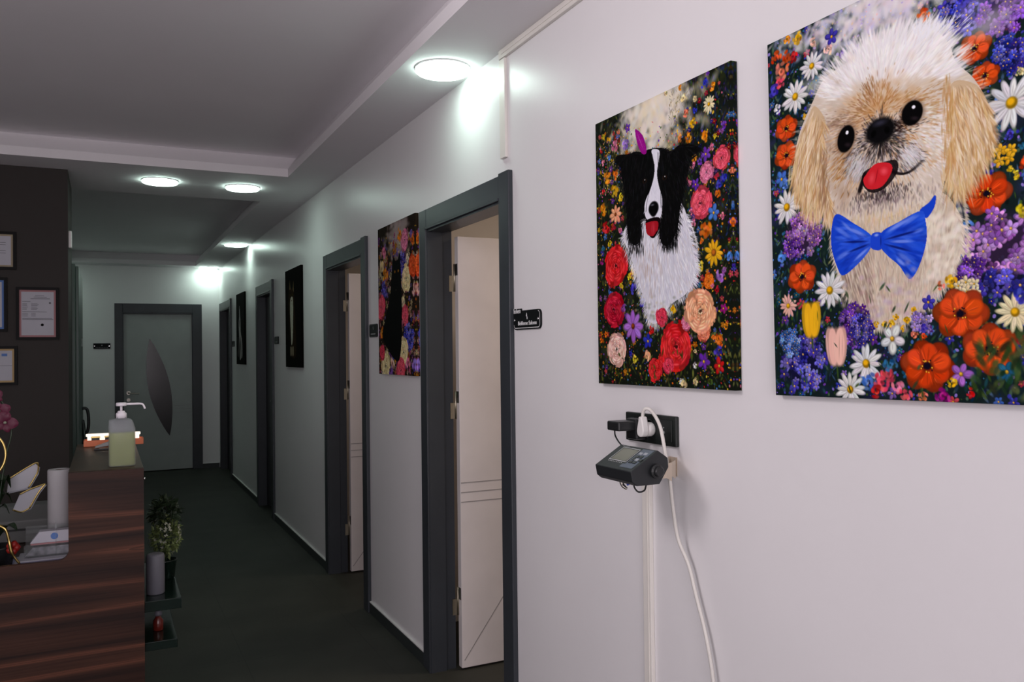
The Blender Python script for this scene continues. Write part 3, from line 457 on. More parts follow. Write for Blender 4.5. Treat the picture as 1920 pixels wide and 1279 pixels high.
def canvas_mat(name):
    m, nt, b = _nt(name)
    a = nt.nodes.new('ShaderNodeAttribute'); a.attribute_name = 'paint'; nt.links.new(a.outputs['Color'], b.inputs['Base Color'])
    tc = nt.nodes.new('ShaderNodeTexCoord'); wv = nt.nodes.new('ShaderNodeTexNoise'); wv.inputs['Scale'].default_value = 500; nt.links.new(tc.outputs['Object'], wv.inputs['Vector'])
    bp = nt.nodes.new('ShaderNodeBump'); bp.inputs['Strength'].default_value = .12; bp.inputs['Distance'].default_value = .0006
    nt.links.new(wv.outputs['Fac'], bp.inputs['Height']); nt.links.new(bp.outputs['Normal'], b.inputs['Normal'])
    b.inputs['Roughness'].default_value = .85; b.inputs['Specular IOR Level'].default_value = .04; return m
M = {}
M['wall'] = paint_wall('white_wall_paint', (.76, .745, .75))
M['ceil'] = paint_wall('ceiling_paint', (.81, .79, .81), .7, .2)
M['cove'] = paint_wall('cove_paint', (.80, .775, .79), .6, .3)
M['darkwall'] = paint_wall('dark_brown_wall_paint', (.040, .035, .032), .6, .2)
M['floor'] = tiles('grey_floor_tile', [.036, .037, .031], [.026, .026, .023], rough=.62)
M['base'] = mat('dark_skirting', (.028, .034, .034), .4)
M['caulk'] = mat('white_caulk', (.7, .7, .68), .6)
M['frame'] = mat('anthracite_door_frame', (.034, .039, .046), .38, spec=.45, var=.08)
M['leafw'] = mat('white_door_lacquer', (.66, .62, .61), .38)
M['leafg'] = mat('pale_door_lacquer', (.36, .38, .37), .42)
M['leafd'] = mat('dark_door_lacquer', (.02, .023, .025), .4)
M['groove'] = mat('door_groove', (.30, .285, .28), .5)
M['smoke'] = mat('smoked_glass', (.02, .018, .018), .18, spec=.6)
M['steel'] = mat('brushed_steel', (.40, .37, .33), .32, 1)
M['brass'] = mat('dull_brass', (.42, .38, .29), .4, 1)
M['chrome'] = mat('chrome', (.8, .8, .8), .12, 1)
M['black'] = mat('black_plastic', (.012, .013, .014), .35)
M['blackm'] = mat('matt_black_plastic', (.014, .016, .018), .5)
M['socket'] = mat('black_socket_plate', (.010, .013, .012), .42)
M['white'] = mat('white_plastic', (.74, .72, .70), .35)
M['cable'] = mat('white_cable_sheath', (.66, .63, .59), .42)
M['trunk'] = mat('white_cable_trunking', (.74, .71, .66), .4)
M['wood'] = wood('walnut_laminate', [.014, .0055, .0035], [.042, .016, .009], [.10, .036, .020], .5)
M['woodtop'] = wood('walnut_laminate_top', [.035, .022, .014], [.055, .034, .02], [.085, .05, .03], .4)
M['sign'] = mat('black_acrylic_sign', (.004, .005, .006), .45, spec=.2)
M['print'] = mat('white_lettering', (.72, .72, .72), .5)
M['lcd'] = mat('lcd_screen', (.19, .20, .155), .2)
M['lcdf'] = mat('lcd_bezel_line', (.55, .56, .56), .4)
M['keypad'] = mat('blue_grey_keypad', (.09, .11, .15), .45)
M['keyl'] = mat('pale_key', (.34, .36, .40), .45)
M['beige'] = mat('beige_steel_bracket', (.52, .43, .34), .4, spec=.5)
M['blue'] = mat('blue_wire', (.03, .06, .35), .4)
M['fgreen'] = mat('dark_green_glass_shelf', (.004, .011, .008), .14, spec=.5)
M['cab'] = mat('dark_green_cabinet', (.055, .085, .072), .35, spec=.5)
M['paper'] = mat('paper', (.48, .48, .53), .7)
M['papb'] = mat('bluish_paper', (.30, .30, .48), .6)
M['ink'] = mat('grey_ink', (.12, .12, .13), .8)
M['redb'] = mat('dusty_red_border', (.40, .19, .20), .7)
M['yelb'] = mat('ochre_border', (.48, .34, .16), .7)
M['blub'] = mat('blue_border', (.10, .20, .48), .7)
M['tanb'] = mat('tan_border', (.36, .30, .20), .7)
M['picf'] = mat('black_picture_frame', (.003, .003, .003), .5, spec=.15)
M['tissue'] = mat('tissue_paper', (.40, .39, .40), .9)
M['gold'] = mat('gold', (.62, .46, .16), .3, 1)
M['petal'] = mat('magenta_petal', (.08, .0015, .022), .5, var=.3)
M['leaf'] = mat('dark_green_leaf', (.012, .028, .01), .4, var=.3)
M['bush'] = mat('olive_green_leaf', (.12, .16, .05), .5, var=.4)
M['bushd'] = mat('deep_green_leaf', (.016, .03, .012), .5, var=.4)
M['flw'] = mat('small_white_petal', (.24, .25, .19), .6)
M['red'] = mat('red_fabric', (.22, .008, .005), .5)
M['copper'] = mat('copper_tray', (.62, .16, .06), .45)
M['candle'] = mat('grey_candle_wax', (.11, .11, .13), .55)
M['grey'] = mat('grey_plastic', (.25, .26, .26), .4)
M['glassp'] = mat('clear_acrylic', (.8, .85, .85), .08, trans=.9, alpha=.45)
M['canvas'] = canvas_mat('printed_canvas')
M['canvback'] = mat('raw_canvas', (.5, .47, .42), .9)
M['nozzle'] = mat('pump_white_plastic', (.78, .74, .78), .3)
M['lampglow'] = mat('lit_lamp_diffuser', (.9, .9, .9), .5, emis=(.76, 1.0, .88), estr=LAMP)
M['lamprim'] = mat('white_lamp_rim', (.75, .76, .76), .35)
M['bar'] = mat('lit_strip', (.9, .85, .8), .5, emis=(1, .80, .64), estr=1.1)
def translucent(name, col, tcol, k):
    m, nt, b = _nt(name); out = nt.nodes['Material Output']
    b.inputs['Base Color'].default_value = col+[1]; b.inputs['Roughness'].default_value = .3
    t = nt.nodes.new('ShaderNodeBsdfTranslucent'); t.inputs[0].default_value = col+[1]
    tr = nt.nodes.new('ShaderNodeBsdfTransparent'); tr.inputs[0].default_value = tcol+[1]
    a = nt.nodes.new('ShaderNodeMixShader'); a.inputs[0].default_value = .45; nt.links.new(b.outputs[0], a.inputs[1]); nt.links.new(t.outputs[0], a.inputs[2])
    c = nt.nodes.new('ShaderNodeMixShader'); c.inputs[0].default_value = k; nt.links.new(a.outputs[0], c.inputs[1]); nt.links.new(tr.outputs[0], c.inputs[2])
    nt.links.new(c.outputs[0], out.inputs[0]); return m
M['bottle'] = translucent('frosted_bottle_plastic', [.60, .62, .66], [.93, .95, .97], .62)
M['liquid'] = translucent('yellow_green_liquid', [.50, .56, .09], [.8, .85, .3], .12)

# ------------------------------------------------------------------ mesh helpers
class MB:
    """collects shapes and links them as one mesh object"""
    def __init__(s): s.bm = bmesh.new()
    def box(s, x0, x1, y0, y1, z0, z1, bev=0, mi=0):
        v = [s.bm.verts.new(p) for p in ((x0,y0,z0),(x1,y0,z0),(x1,y1,z0),(x0,y1,z0),(x0,y0,z1),(x1,y0,z1),(x1,y1,z1),(x0,y1,z1))]
        fs = [s.bm.faces.new([v[i] for i in f]) for f in ((0,3,2,1),(4,5,6,7),(0,1,5,4),(1,2,6,5),(2,3,7,6),(3,0,4,7))]
        for f in fs: f.material_index = mi
        if bev:
            es = list({e for f in fs for e in f.edges}); bmesh.ops.bevel(s.bm, geom=es, offset=bev, segments=2, affect='EDGES', profile=.5)
        return s
    def quad(s, pts, mi=0):
        f = s.bm.faces.new([s.bm.verts.new(p) for p in pts]); f.material_index = mi; return s
    def prism(s, prof, d, off, mi=0, bev=0):
        """profile of 3-D points swept by vector d"""
        d = Vector(d); a = [s.bm.verts.new(Vector(p)+Vector(off)) for p in prof]; b = [s.bm.verts.new(Vector(p)+Vector(off)+d) for p in prof]
        n = len(a); fs = [s.bm.faces.new(a[::-1]), s.bm.faces.new(b)]
        for i in range(n): fs.append(s.bm.faces.new((a[i], a[(i+1) % n], b[(i+1) % n], b[i])))
        for f in fs: f.material_index = mi
        bmesh.ops.recalc_face_normals(s.bm, faces=fs)
        if bev:
            es = list({e for f in fs for e in f.edges}); bmesh.ops.bevel(s.bm, geom=es, offset=bev, segments=2, affect='EDGES', profile=.5)
        return s
    def lathe(s, prof, c=(0,0,0), axis='z', n=32, mi=0, sx=1, sy=1, smooth=True):
        """prof: (radius, height) pairs"""
        rings = []
        for r, h in prof:
            ring = []
            for k in range(n):
                a = 2*PI*k/n; p = (r*sx*math.cos(a), r*sy*math.sin(a), h)
                if axis == 'x': p = (p[2], p[0], p[1])
                if axis == 'y': p = (p[0], p[2], p[1])
                ring.append(s.bm.verts.new((p[0]+c[0], p[1]+c[1], p[2]+c[2])))
            rings.append(ring)
        fs = []
        for a, b in zip(rings, rings[1:]):
            for k in range(n):
                f = s.bm.faces.new((a[k], a[(k+1) % n], b[(k+1) % n], b[k])); f.smooth = smooth; f.material_index = mi; fs.append(f)
        for ring, r in ((rings[0], prof[0][0]), (rings[-1], prof[-1][0])):
            if r > 1e-5: f = s.bm.faces.new(ring); f.material_index = mi; fs.append(f)
        bmesh.ops.recalc_face_normals(s.bm, faces=fs)
        return s
    def tube(s, pts, r, n=10, mi=0, cap=True):
        """round tube along a smooth path"""
        P = [Vector(p) for p in pts]; Q = []
        for i in range(len(P)-1):
            p0, p1, p2, p3 = P[max(i-1, 0)], P[i], P[i+1], P[min(i+2, len(P)-1)]
            for t in [j/6 for j in range(6)]:
                Q.append(.5*((2*p1)+(p2-p0)*t+(2*p0-5*p1+4*p2-p3)*t*t+(3*p1-p0-3*p2+p3)*t**3))
        Q.append(P[-1]); up = Vector((0.3, 0.1, 1)).normalized(); rings = []
        for i, q in enumerate(Q):
            d = (Q[min(i+1, len(Q)-1)]-Q[max(i-1, 0)]).normalized(); a = d.cross(up)
            if a.length < .1: a = d.cross(Vector((1, 0, 0)))
            a.normalize(); b = d.cross(a); up = b if i else up; up = a.cross(d)
            rr = r[min(len(r)-1, int(i*len(r)/len(Q)))] if isinstance(r, (list, tuple)) else r
            rings.append([s.bm.verts.new(q+a*math.cos(2*PI*k/n)*rr+b*math.sin(2*PI*k/n)*rr) for k in range(n)])
        for x, y in zip(rings, rings[1:]):
            best = min(range(n), key=lambda o: (x[0].co-y[o].co).length); y[:] = y[best:]+y[:best]
            if (x[1].co-y[1].co).length > (x[1].co-y[-1].co).length: y[:] = [y[0]]+y[1:][::-1]
            for k in range(n):
                f = s.bm.faces.new((x[k], x[(k+1) % n], y[(k+1) % n], y[k])); f.smooth = True; f.material_index = mi
        if cap:
            for ring in (rings[0], rings[-1]): s.bm.faces.new(ring).material_index = mi
        return s
    def build(s, name, m, parent=None, loc=None):
        """loc: the origin of a top-level mesh, in world metres; a part keeps its shape in world metres too"""
        bmesh.ops.recalc_face_normals(s.bm, faces=s.bm.faces[:]) if len(s.bm.faces) < 60000 else None
        me = bpy.data.meshes.new(name)
        o0 = Vector(parent_origin(parent)) if parent else Vector(loc or (0, 0, 0))
        bmesh.ops.translate(s.bm, verts=s.bm.verts[:], vec=-o0); s.bm.to_mesh(me); s.bm.free()
        for x in (m if isinstance(m, (list, tuple)) else [m]): me.materials.append(x if not isinstance(x, str) else M[x])
        o = bpy.data.objects.new(name, me); C.objects.link(o)
        if parent: o.parent = parent
        else: o.location = o0
        return o
def parent_origin(o):
    p = Vector((0, 0, 0))
    while o: p += o.location; o = o.parent
    return p
def thing(name, label, cat, loc, group=None, kind=None):
    o = bpy.data.objects.new(name, None); C.objects.link(o); o.location = loc; o.empty_display_size = .1
    return tag(o, label, cat, group, kind)
def tag(o, label, cat, group=None, kind=None):
    o['label'] = label; o['category'] = cat
    if group: o['group'] = group
    if kind: o['kind'] = kind
    return o
def struct(o, label, cat): return tag(o, label, cat, kind='structure')
def lettering(name, txt, size, origin, rx, ry, m, parent, depth=.0008, width=None, align='CENTER'):
    """text standing on a plane: rx = direction of reading, ry = upward direction"""
    cu = bpy.data.curves.new(name, 'FONT'); cu.body = txt; cu.size = size; cu.align_x = align; cu.extrude = depth; cu.resolution_u = 3
    t = bpy.data.objects.new(name, cu); C.objects.link(t); bpy.context.view_layer.update()
    me = bpy.data.meshes.new_from_object(t.evaluated_get(bpy.context.evaluated_depsgraph_get())); C.objects.unlink(t); bpy.data.objects.remove(t)
    X, Y = Vector(rx).normalized(), Vector(ry).normalized(); Z = X.cross(Y)
    xs = [v.co.x for v in me.vertices]; k = (width/(max(xs)-min(xs))) if width else 1
    po = parent_origin(parent)
    for v in me.vertices: v.co = Vector(origin)+X*(v.co.x*k)+Y*v.co.y+Z*v.co.z-po
    me.materials.clear(); me.materials.append(M[m]); o = bpy.data.objects.new(name, me); C.objects.link(o); o.parent = parent; return o

# ------------------------------------------------------------------ the setting
WX = 1.36          # face of the right-hand wall
CZ = 2.625         # underside of the dropped ceiling border
YE = 11.55         # face of the end wall
doors = [dict(y0=2.743, y1=3.718, jamb=.095), dict(y0=4.628, y1=5.655, jamb=.10), dict(y0=7.600, y1=8.500, jamb=.10), dict(y0=10.35, y1=11.42, jamb=.10)]
DT, DIN = 2.155, 2.045   # outer and inner top of the door frames
struct(MB().box(-2.8, 4.6, -2.1, 14.0, -.05, 0).build('floor', 'floor'), 'grey matt tiled floor running down the corridor', 'floor')
w_ = MB(); y = -2.0
for d in doors:
    w_.box(WX, WX+.10, y, d['y0']+.03, 0, 2.95); w_.box(WX, WX+.10, d['y0']+.03, d['y1']-.03, DT-.03, 2.95); y = d['y1']-.03
w_.box(WX, WX+.10, y, YE+.1, 0, 2.95)
struct(w_.build('wall_right', 'wall'), 'long white right-hand wall with the pictures and four doors', 'wall')
e_ = MB().box(-1.0, .135, YE, YE+.1, 0, 2.95).box(.135, 1.11, YE, YE+.1, 2.12, 2.95).box(1.11, WX, YE, YE+.1, 0, 2.95)
struct(e_.build('wall_end', 'wall'), 'pale wall closing the far end of the corridor', 'wall')
struct(MB().box(-2.7, -.20, 5.70, 6.33, 0, 2.70).build('wall_back', 'darkwall'), 'dark brown wall behind the counter with framed certificates', 'wall')
struct(MB().box(-1.1, -1.0, 6.33, YE+.1, 0, 2.95).build('wall_corridor_left', 'wall'), 'left side wall of the corridor beyond the dark wall', 'wall')
l_ = MB().box(-2.8, -2.7, -2.1, -.9, 0, 2.95).box(-2.8, -2.7, 1.5, 6.4, 0, 2.95).box(-2.8, -2.7, -.9, 1.5, 0, .65).box(-2.8, -2.7, -.9, 1.5, 2.25, 2.95)
struct(l_.build('wall_left', 'wall'), 'left wall of the reception area', 'wall')
f_ = MB().box(-2.7, -2.1, -2.1, -2.0, 0, 2.95).box(.7, WX, -2.1, -2.0, 0, 2.95).box(-2.1, .7, -2.1, -2.0, 0, .6).box(-2.1, .7, -2.1, -2.0, 2.3, 2.95)
struct(f_.build('wall_front', 'wall'), 'front wall behind the camera with the shop window', 'wall')
# ceiling: dropped border, two raised trays with sloped coves
def tray(mb, cv, x0, x1, y0, y1, lip=.052, out=.065, top=2.765):
    L = CZ+lip
    a = [(x0,y0),(x1,y0),(x1,y1),(x0,y1)]; b = [(x0-out,y0-out),(x1+out,y0-out),(x1+out,y1+out),(x0-out,y1+out)]
    for i in range(4):
        p, q, r, s = a[i], a[(i+1) % 4], b[(i+1) % 4], b[i]
        cv.quad([(*p, CZ), (*q, CZ), (*q, L), (*p, L)]); cv.quad([(*p, L), (*q, L), (*r, top), (*s, top)])
    mb.quad([(*b[0], top), (*b[3], top), (*b[2], top), (*b[1], top)])
cm = MB(); T1 = (-2.2, 1.062, -1.5, 5.402); T2 = (-.50, 1.044, 6.352, 11.25)
def border(y0, y1, xl, xr, t):
    cm.quad([(xl,y0,CZ),(xl,y1,CZ),(t[0],y1,CZ),(t[0],y0,CZ)]); cm.quad([(t[1],y0,CZ),(t[1],y1,CZ),(xr,y1,CZ),(xr,y0,CZ)])
border(T1[2], T1[3], -2.75, WX+.05, T1); border(T2[2], T2[3], -1.05, WX+.05, T2)
for a, b in ((-2.05, T1[2]), (T1[3], T2[2]), (T2[3], YE+.05)): cm.quad([(-2.75,a,CZ),(-2.75,b,CZ),(WX+.05,b,CZ),(WX+.05,a,CZ)])
cv1, cv2 = MB(), MB(); tray(cm, cv1, *T1); tray(cm, cv2, *T2); cm.box(-2.8, 4.6, -2.1, 14, 2.95, 3.0)
struct(cm.build('ceiling', 'ceil'), 'white dropped ceiling with two raised trays', 'ceiling')
struct(cv1.build('trim_1', 'cove'), 'stepped cove edge around the raised reception ceiling', 'trim')
struct(cv2.build('trim_2', 'cove'), 'stepped cove edge around the raised corridor ceiling', 'trim')
# side rooms behind the right-hand wall
r_ = MB()
for y in (1.9, 4.25, 6.9, 9.6, 12.0): r_.box(WX+.10, 4.5, y, y+.08, 0, 2.95)
r_.box(4.5, 4.6, 1.9, 12.1, 0, 2.95)
struct(r_.build('wall_rooms', mat('side_room_wall_paint', (.62, .58, .55), .6)), 'inner walls of the side rooms seen through the open doors', 'wall')
struct(MB().box(WX+.10, 4.5, 1.98, 12.0, 2.60, 2.64).build('ceiling_rooms', mat('side_room_ceiling', (.62, .52, .38), .7)), 'warm lit ceiling of the side rooms', 'ceiling')
# skirting along the right wall and the end wall
spans = [(-1.99, doors[0]['y0'])]+[(doors[i]['y1'], doors[i+1]['y0']) for i in range(3)]
b_ = MB()
for a, b in spans: b_.box(WX-.012, WX+.002, a, b, 0, .060); b_.box(WX-.012, WX+.002, a, b, .060, .0655, mi=1)
struct(b_.build('baseboard_right', ['base', 'caulk']), 'dark skirting with a pale sealed top edge along the right wall', 'skirting')
b_ = MB()
for a, b in ((-.98, .106), (1.139, WX-.012)): b_.box(a, b, YE-.012, YE+.002, 0, .060); b_.box(a, b, YE-.012, YE+.002, .060, .0655, mi=1)
struct(b_.build('baseboard_end', ['base', 'caulk']), 'dark skirting along the end wall', 'skirting')
# windows behind the camera
for nm, lab, horiz in (('window_1', 'shop window behind the camera', True), ('window_2', 'side window of the reception area', False)):
    o = thing(nm, lab, 'window', (-.7, -2.05, .6) if horiz else (-2.75, .3, .65), kind='structure'); f = MB()
    if horiz:
        for x in (-2.1, -.72, .66): f.box(x, x+.04, -2.08, -2.02, .6, 2.3)
        for z in (.6, 2.26): f.box(-2.1, .7, -2.08, -2.02, z, z+.04)
    else:
        for y in (-.9, .28, 1.46): f.box(-2.78, -2.72, y, y+.04, .65, 2.25)
        for z in (.65, 2.21): f.box(-2.78, -2.72, -.9, 1.5, z, z+.04)
    f.build('window_frame', 'white', o)

# ------------------------------------------------------------------ doors along the right wall
def right_door(n, d, label, state):
    y0, y1, j = d['y0'], d['y1'], d['jamb']; xf = WX-.018
    o = thing('door_%d' % n, label, 'door', (WX, (y0+y1)/2, 0), kind='structure')
    f = MB()
    f.box(xf, WX, y1-j, y1, 0, DT-.004, .003); f.box(xf-.002, WX, y0, y0+j-.008, 0, DT+.004, .003)          # architrave uprights
    f.box(xf, WX, y0+j-.008, y1-j, DIN+.012, DT-.004, .003)                                                  # head
    f.box(xf-.005, xf+.001, y1-j-.002, y1-j+.010, 0, DIN+.022, .002); f.box(xf-.005, xf+.001, y0+j-.008, y1-j+.01, DIN+.010, DIN+.022, .002)   # raised inner bead
    for a, b in ((y1-j-.004, y1-j+.012), (y0+j-.012, y0+j+.002)): f.box(xf+.004, WX+.062, a, b, 0, DIN+.012)   # front jamb lining
    f.box(xf+.004, WX+.062, y0+j, y1-j, DIN, DIN+.014)
    for a, b in ((y1-j+.006, y1-j+.030), (y0+j-.030, y0+j-.006)): f.box(WX+.066, WX+.112, a, b, 0, DIN+.02)    # rebate lining
    f.box(WX+.066, WX+.112, y0+j-.01, y1-j+.01, DIN+.010, DIN+.034)
    f.build('door_frame', 'frame', o)
    ya, yb = y0+j, y1-j
    if state == 'open':                                    # leaf swung a quarter turn into the room, hinged on the far side
        xl = WX+.125; yl = yb-.038; W = yb-ya-.01
        lf = MB().box(xl, xl+W, yl, yl+.04, .010, DIN-.018, .002).build('door_leaf', 'leafw', o)
        g = MB(); p = .0012
        for z in (.872, .827, .782): g.box(xl+.003, xl+W-.01, yl-p, yl+.002, z-.0022, z+.0022)
        a = math.atan2(.64, W*.62); dx, dz = math.cos(a), math.sin(a); nx, nz = -dz*.0022, dx*.0022; L = math.hypot(.64, W*.62)
        x0, z0 = xl+.012, .045
        g.prism([(x0-nx, 0, z0-nz), (x0+nx, 0, z0+nz), (x0+dx*L+nx, 0, z0+dz*L+nz), (x0+dx*L-nx, 0, z0+dz*L-nz)], (0, p+.002, 0), (0, yl-p, 0))
        g.build('groove', 'groove', lf)
        for z in (1.845, 1.245, .325):
            h = MB(); h.box(xl-.030, xl-.004, yl+.036, yl+.041, z-.075, z-.0, mi=0); h.lathe([(.005, z-.075), (.005, z+.055)], (xl-.004, yl+.034, 0), n=10); h.box(xl-.0006, xl+.002, yl+.006, yl+.034, z-.0, z+.055, mi=1)
            h.build('hinge', ['brass', 'black'], o)
    else:
        MB().box(WX+.066, WX+.106, ya+.002, yb-.002, .008, DIN+.006, .002).build('door_leaf', 'leafd', o)
        hy = ya+.065; h = MB().box(WX+.058, WX+.066, hy-.02, hy+.02, .93, 1.14, .002)
        h.tube([(WX+.06, hy, 1.05), (WX+.02, hy, 1.05), (WX+.016, hy+.02, 1.05), (WX+.016, hy+.12, 1.05)], .008); h.build('door_handle', 'grey', o)
right_door(1, doors[0], 'nearest door on the right wall, anthracite frame, white leaf swung open', 'open')
right_door(2, doors[1], 'second door from the camera, anthracite frame, white leaf swung open', 'open')
right_door(3, doors[2], 'third door on the right wall between the two black pictures, dark leaf closed', 'closed')
right_door(4, doors[3], 'farthest door on the right wall beside the corridor end, dark leaf closed', 'closed')
# end door
o = thing('door_5', 'pale door at the corridor end with a leaf-shaped smoked glass insert', 'door', (.62, YE, 0), kind='structure')
f = MB(); x0, x1, yf = .105, 1.14, YE-.018
f.box(x0, x0+.095, yf, YE+.002, 0, 2.15, .003).box(x1-.115, x1, yf, YE+.002, 0, 2.15, .003).box(x0+.095, x1-.115, yf, YE+.002, 2.035, 2.15, .003)
f.box(x0+.088, x0+.10, yf+.004, YE+.09, 0, 2.04).box(x1-.12, x1-.108, yf+.004, YE+.09, 0, 2.04).box(x0+.09, x1-.11, yf+.004, YE+.09, 2.02, 2.036)
f.build('door_frame', 'frame', o)
lf = MB().box(.207, 1.018, YE+.01, YE+.05, .012, 2.018, .002).build('door_leaf', 'leafg', o)
def arc_side(p, q, bulge, n=18):
    P, Q = Vector(p), Vector(q); d = Q-P; nrm = Vector((d.z, 0, -d.x)).normalized()
    return [P+d*t+nrm*bulge*math.sin(PI*t)**.85 for t in [k/n for k in range(n+1)]]
A, B = (.512, 0, 1.70), (.742, 0, .448)
ol = arc_side(A, B, .135)+arc_side(B, A, .125)[1:-1]
MB().prism([(p.x, 0, p.z) for p in ol], (0, .006, 0), (0, YE+.006, 0)).build('glass_insert', 'smoke', lf)
g = MB()
for z in (.835, .79, .745): g.box(.80, 1.005, YE+.0085, YE+.011, z-.002, z+.002)
g.build('groove', 'groove', lf)
h = MB().lathe([(.024, 0), (.024, .008)], (.262, YE+.002, 1.015), 'y', 16).tube([(.262, YE+.002, 1.015), (.262, YE-.04, 1.015), (.28, YE-.046, 1.012), (.385, YE-.046, 1.005)], .009)
h.lathe([(.022, 0), (.022, .008)], (.262, YE+.002, .925), 'y', 16); h.build('door_handle', 'steel', o)
struct(MB().box(-1.05, 1.4, YE+.10, YE+.14, 0, 2.9).build('wall_behind', 'darkwall'), 'dark space behind the end door', 'wall')

# ------------------------------------------------------------------ canvases
HW, HH = .607, .787
def canvas(name, label, y_left, z_top, im, rot=0.0, depth=.018, group='stretched canvas pet portraits on the right wall'):
    ny, nx = im.shape[:2]; k = 6; NX, NY = nx+2*k, ny+2*k
    iu = np.arange(-k, nx+k); iv = np.arange(-k, ny+k)
    cu = np.clip(iu, 0, nx-1); cv = np.clip(iv, 0, ny-1); ou = np.abs(iu-cu); ov = np.abs(iv-cv)
    U, V = np.meshgrid(cu/(nx-1)*HW, cv/(ny-1)*HH); D = np.maximum(*np.meshgrid(ou, ov))*depth/k
    # gallery wrap: the sides show the picture mirrored about its edge
    mu = np.where(iu < 0, -iu*3, np.where(iu >= nx, 2*(nx-1)-iu*1-(iu-nx+1)*2, iu)).clip(0, nx-1); mv = np.where(iv < 0, -iv*3, np.where(iv >= ny, 2*(ny-1)-iv-(iv-ny+1)*2, iv)).clip(0, ny-1)
    col = im[mv][:, mu].clip(0, 1); col = np.where(col > .04045, ((col+.055)/1.055)**2.4, col/12.92)
    co = np.stack([-depth+D, -(U-HW/2), HH/2-V], -1).reshape(-1, 3)
    ca, sa = math.cos(rot), math.sin(rot); yy, zz = co[:, 1].copy(), co[:, 2].copy(); co[:, 1] = yy*ca-zz*sa; co[:, 2] = yy*sa+zz*ca; co[:, 2] += HH/2
    idx = np.arange(NX*NY).reshape(NY, NX); q = np.stack([idx[:-1, :-1], idx[1:, :-1], idx[1:, 1:], idx[:-1, 1:]], -1)
    corner = np.zeros((NY-1, NX-1), bool)
    for a in (slice(0, k), slice(-k, None)):
        for b in (slice(0, k), slice(-k, None)): corner[a, b] = True
    q = q[~corner].reshape(-1, 4); n = len(q)
    me = bpy.data.meshes.new(name); me.vertices.add(len(co)); me.vertices.foreach_set('co', co.astype(np.float32).ravel())
    me.loops.add(n*4); me.loops.foreach_set('vertex_index', q.astype(np.int32).ravel())
    me.polygons.add(n); me.polygons.foreach_set('loop_start', np.arange(0, n*4, 4, dtype=np.int32)); me.update(calc_edges=True)
    at = me.color_attributes.new('paint', 'FLOAT_COLOR', 'POINT'); at.data.foreach_set('color', np.concatenate([col.reshape(-1, 3), np.ones((NX*NY, 1))], 1).astype(np.float32).ravel())
    me.materials.append(M['canvas']); o = bpy.data.objects.new(name, me); C.objects.link(o)
    o.location = (WX-.0005, y_left-HW/2, z_top-HH); return tag(o, label, 'picture', group)
canvas('canvas_picture', 'canvas of a black and white dog with a purple feather among flowers', 2.135, 2.172, paint_collie())
canvas('canvas_picture', 'canvas of a fluffy cream dog with a blue bow tie among flowers', 1.402, 2.171, paint_pekingese(), rot=-.012)
canvas('canvas_picture', 'canvas of a sitting black cat among flowers, between two door frames', 4.375, 2.158, paint_black_cat())
canvas('canvas_picture', 'black canvas with a sitting cat with a white chest, nearer of the two black canvases', 6.975, 2.166, paint_dark_cat())
canvas('canvas_picture', 'black canvas with a slim pale animal, farther of the two black canvases', 9.84, 2.164, paint_white_hound())

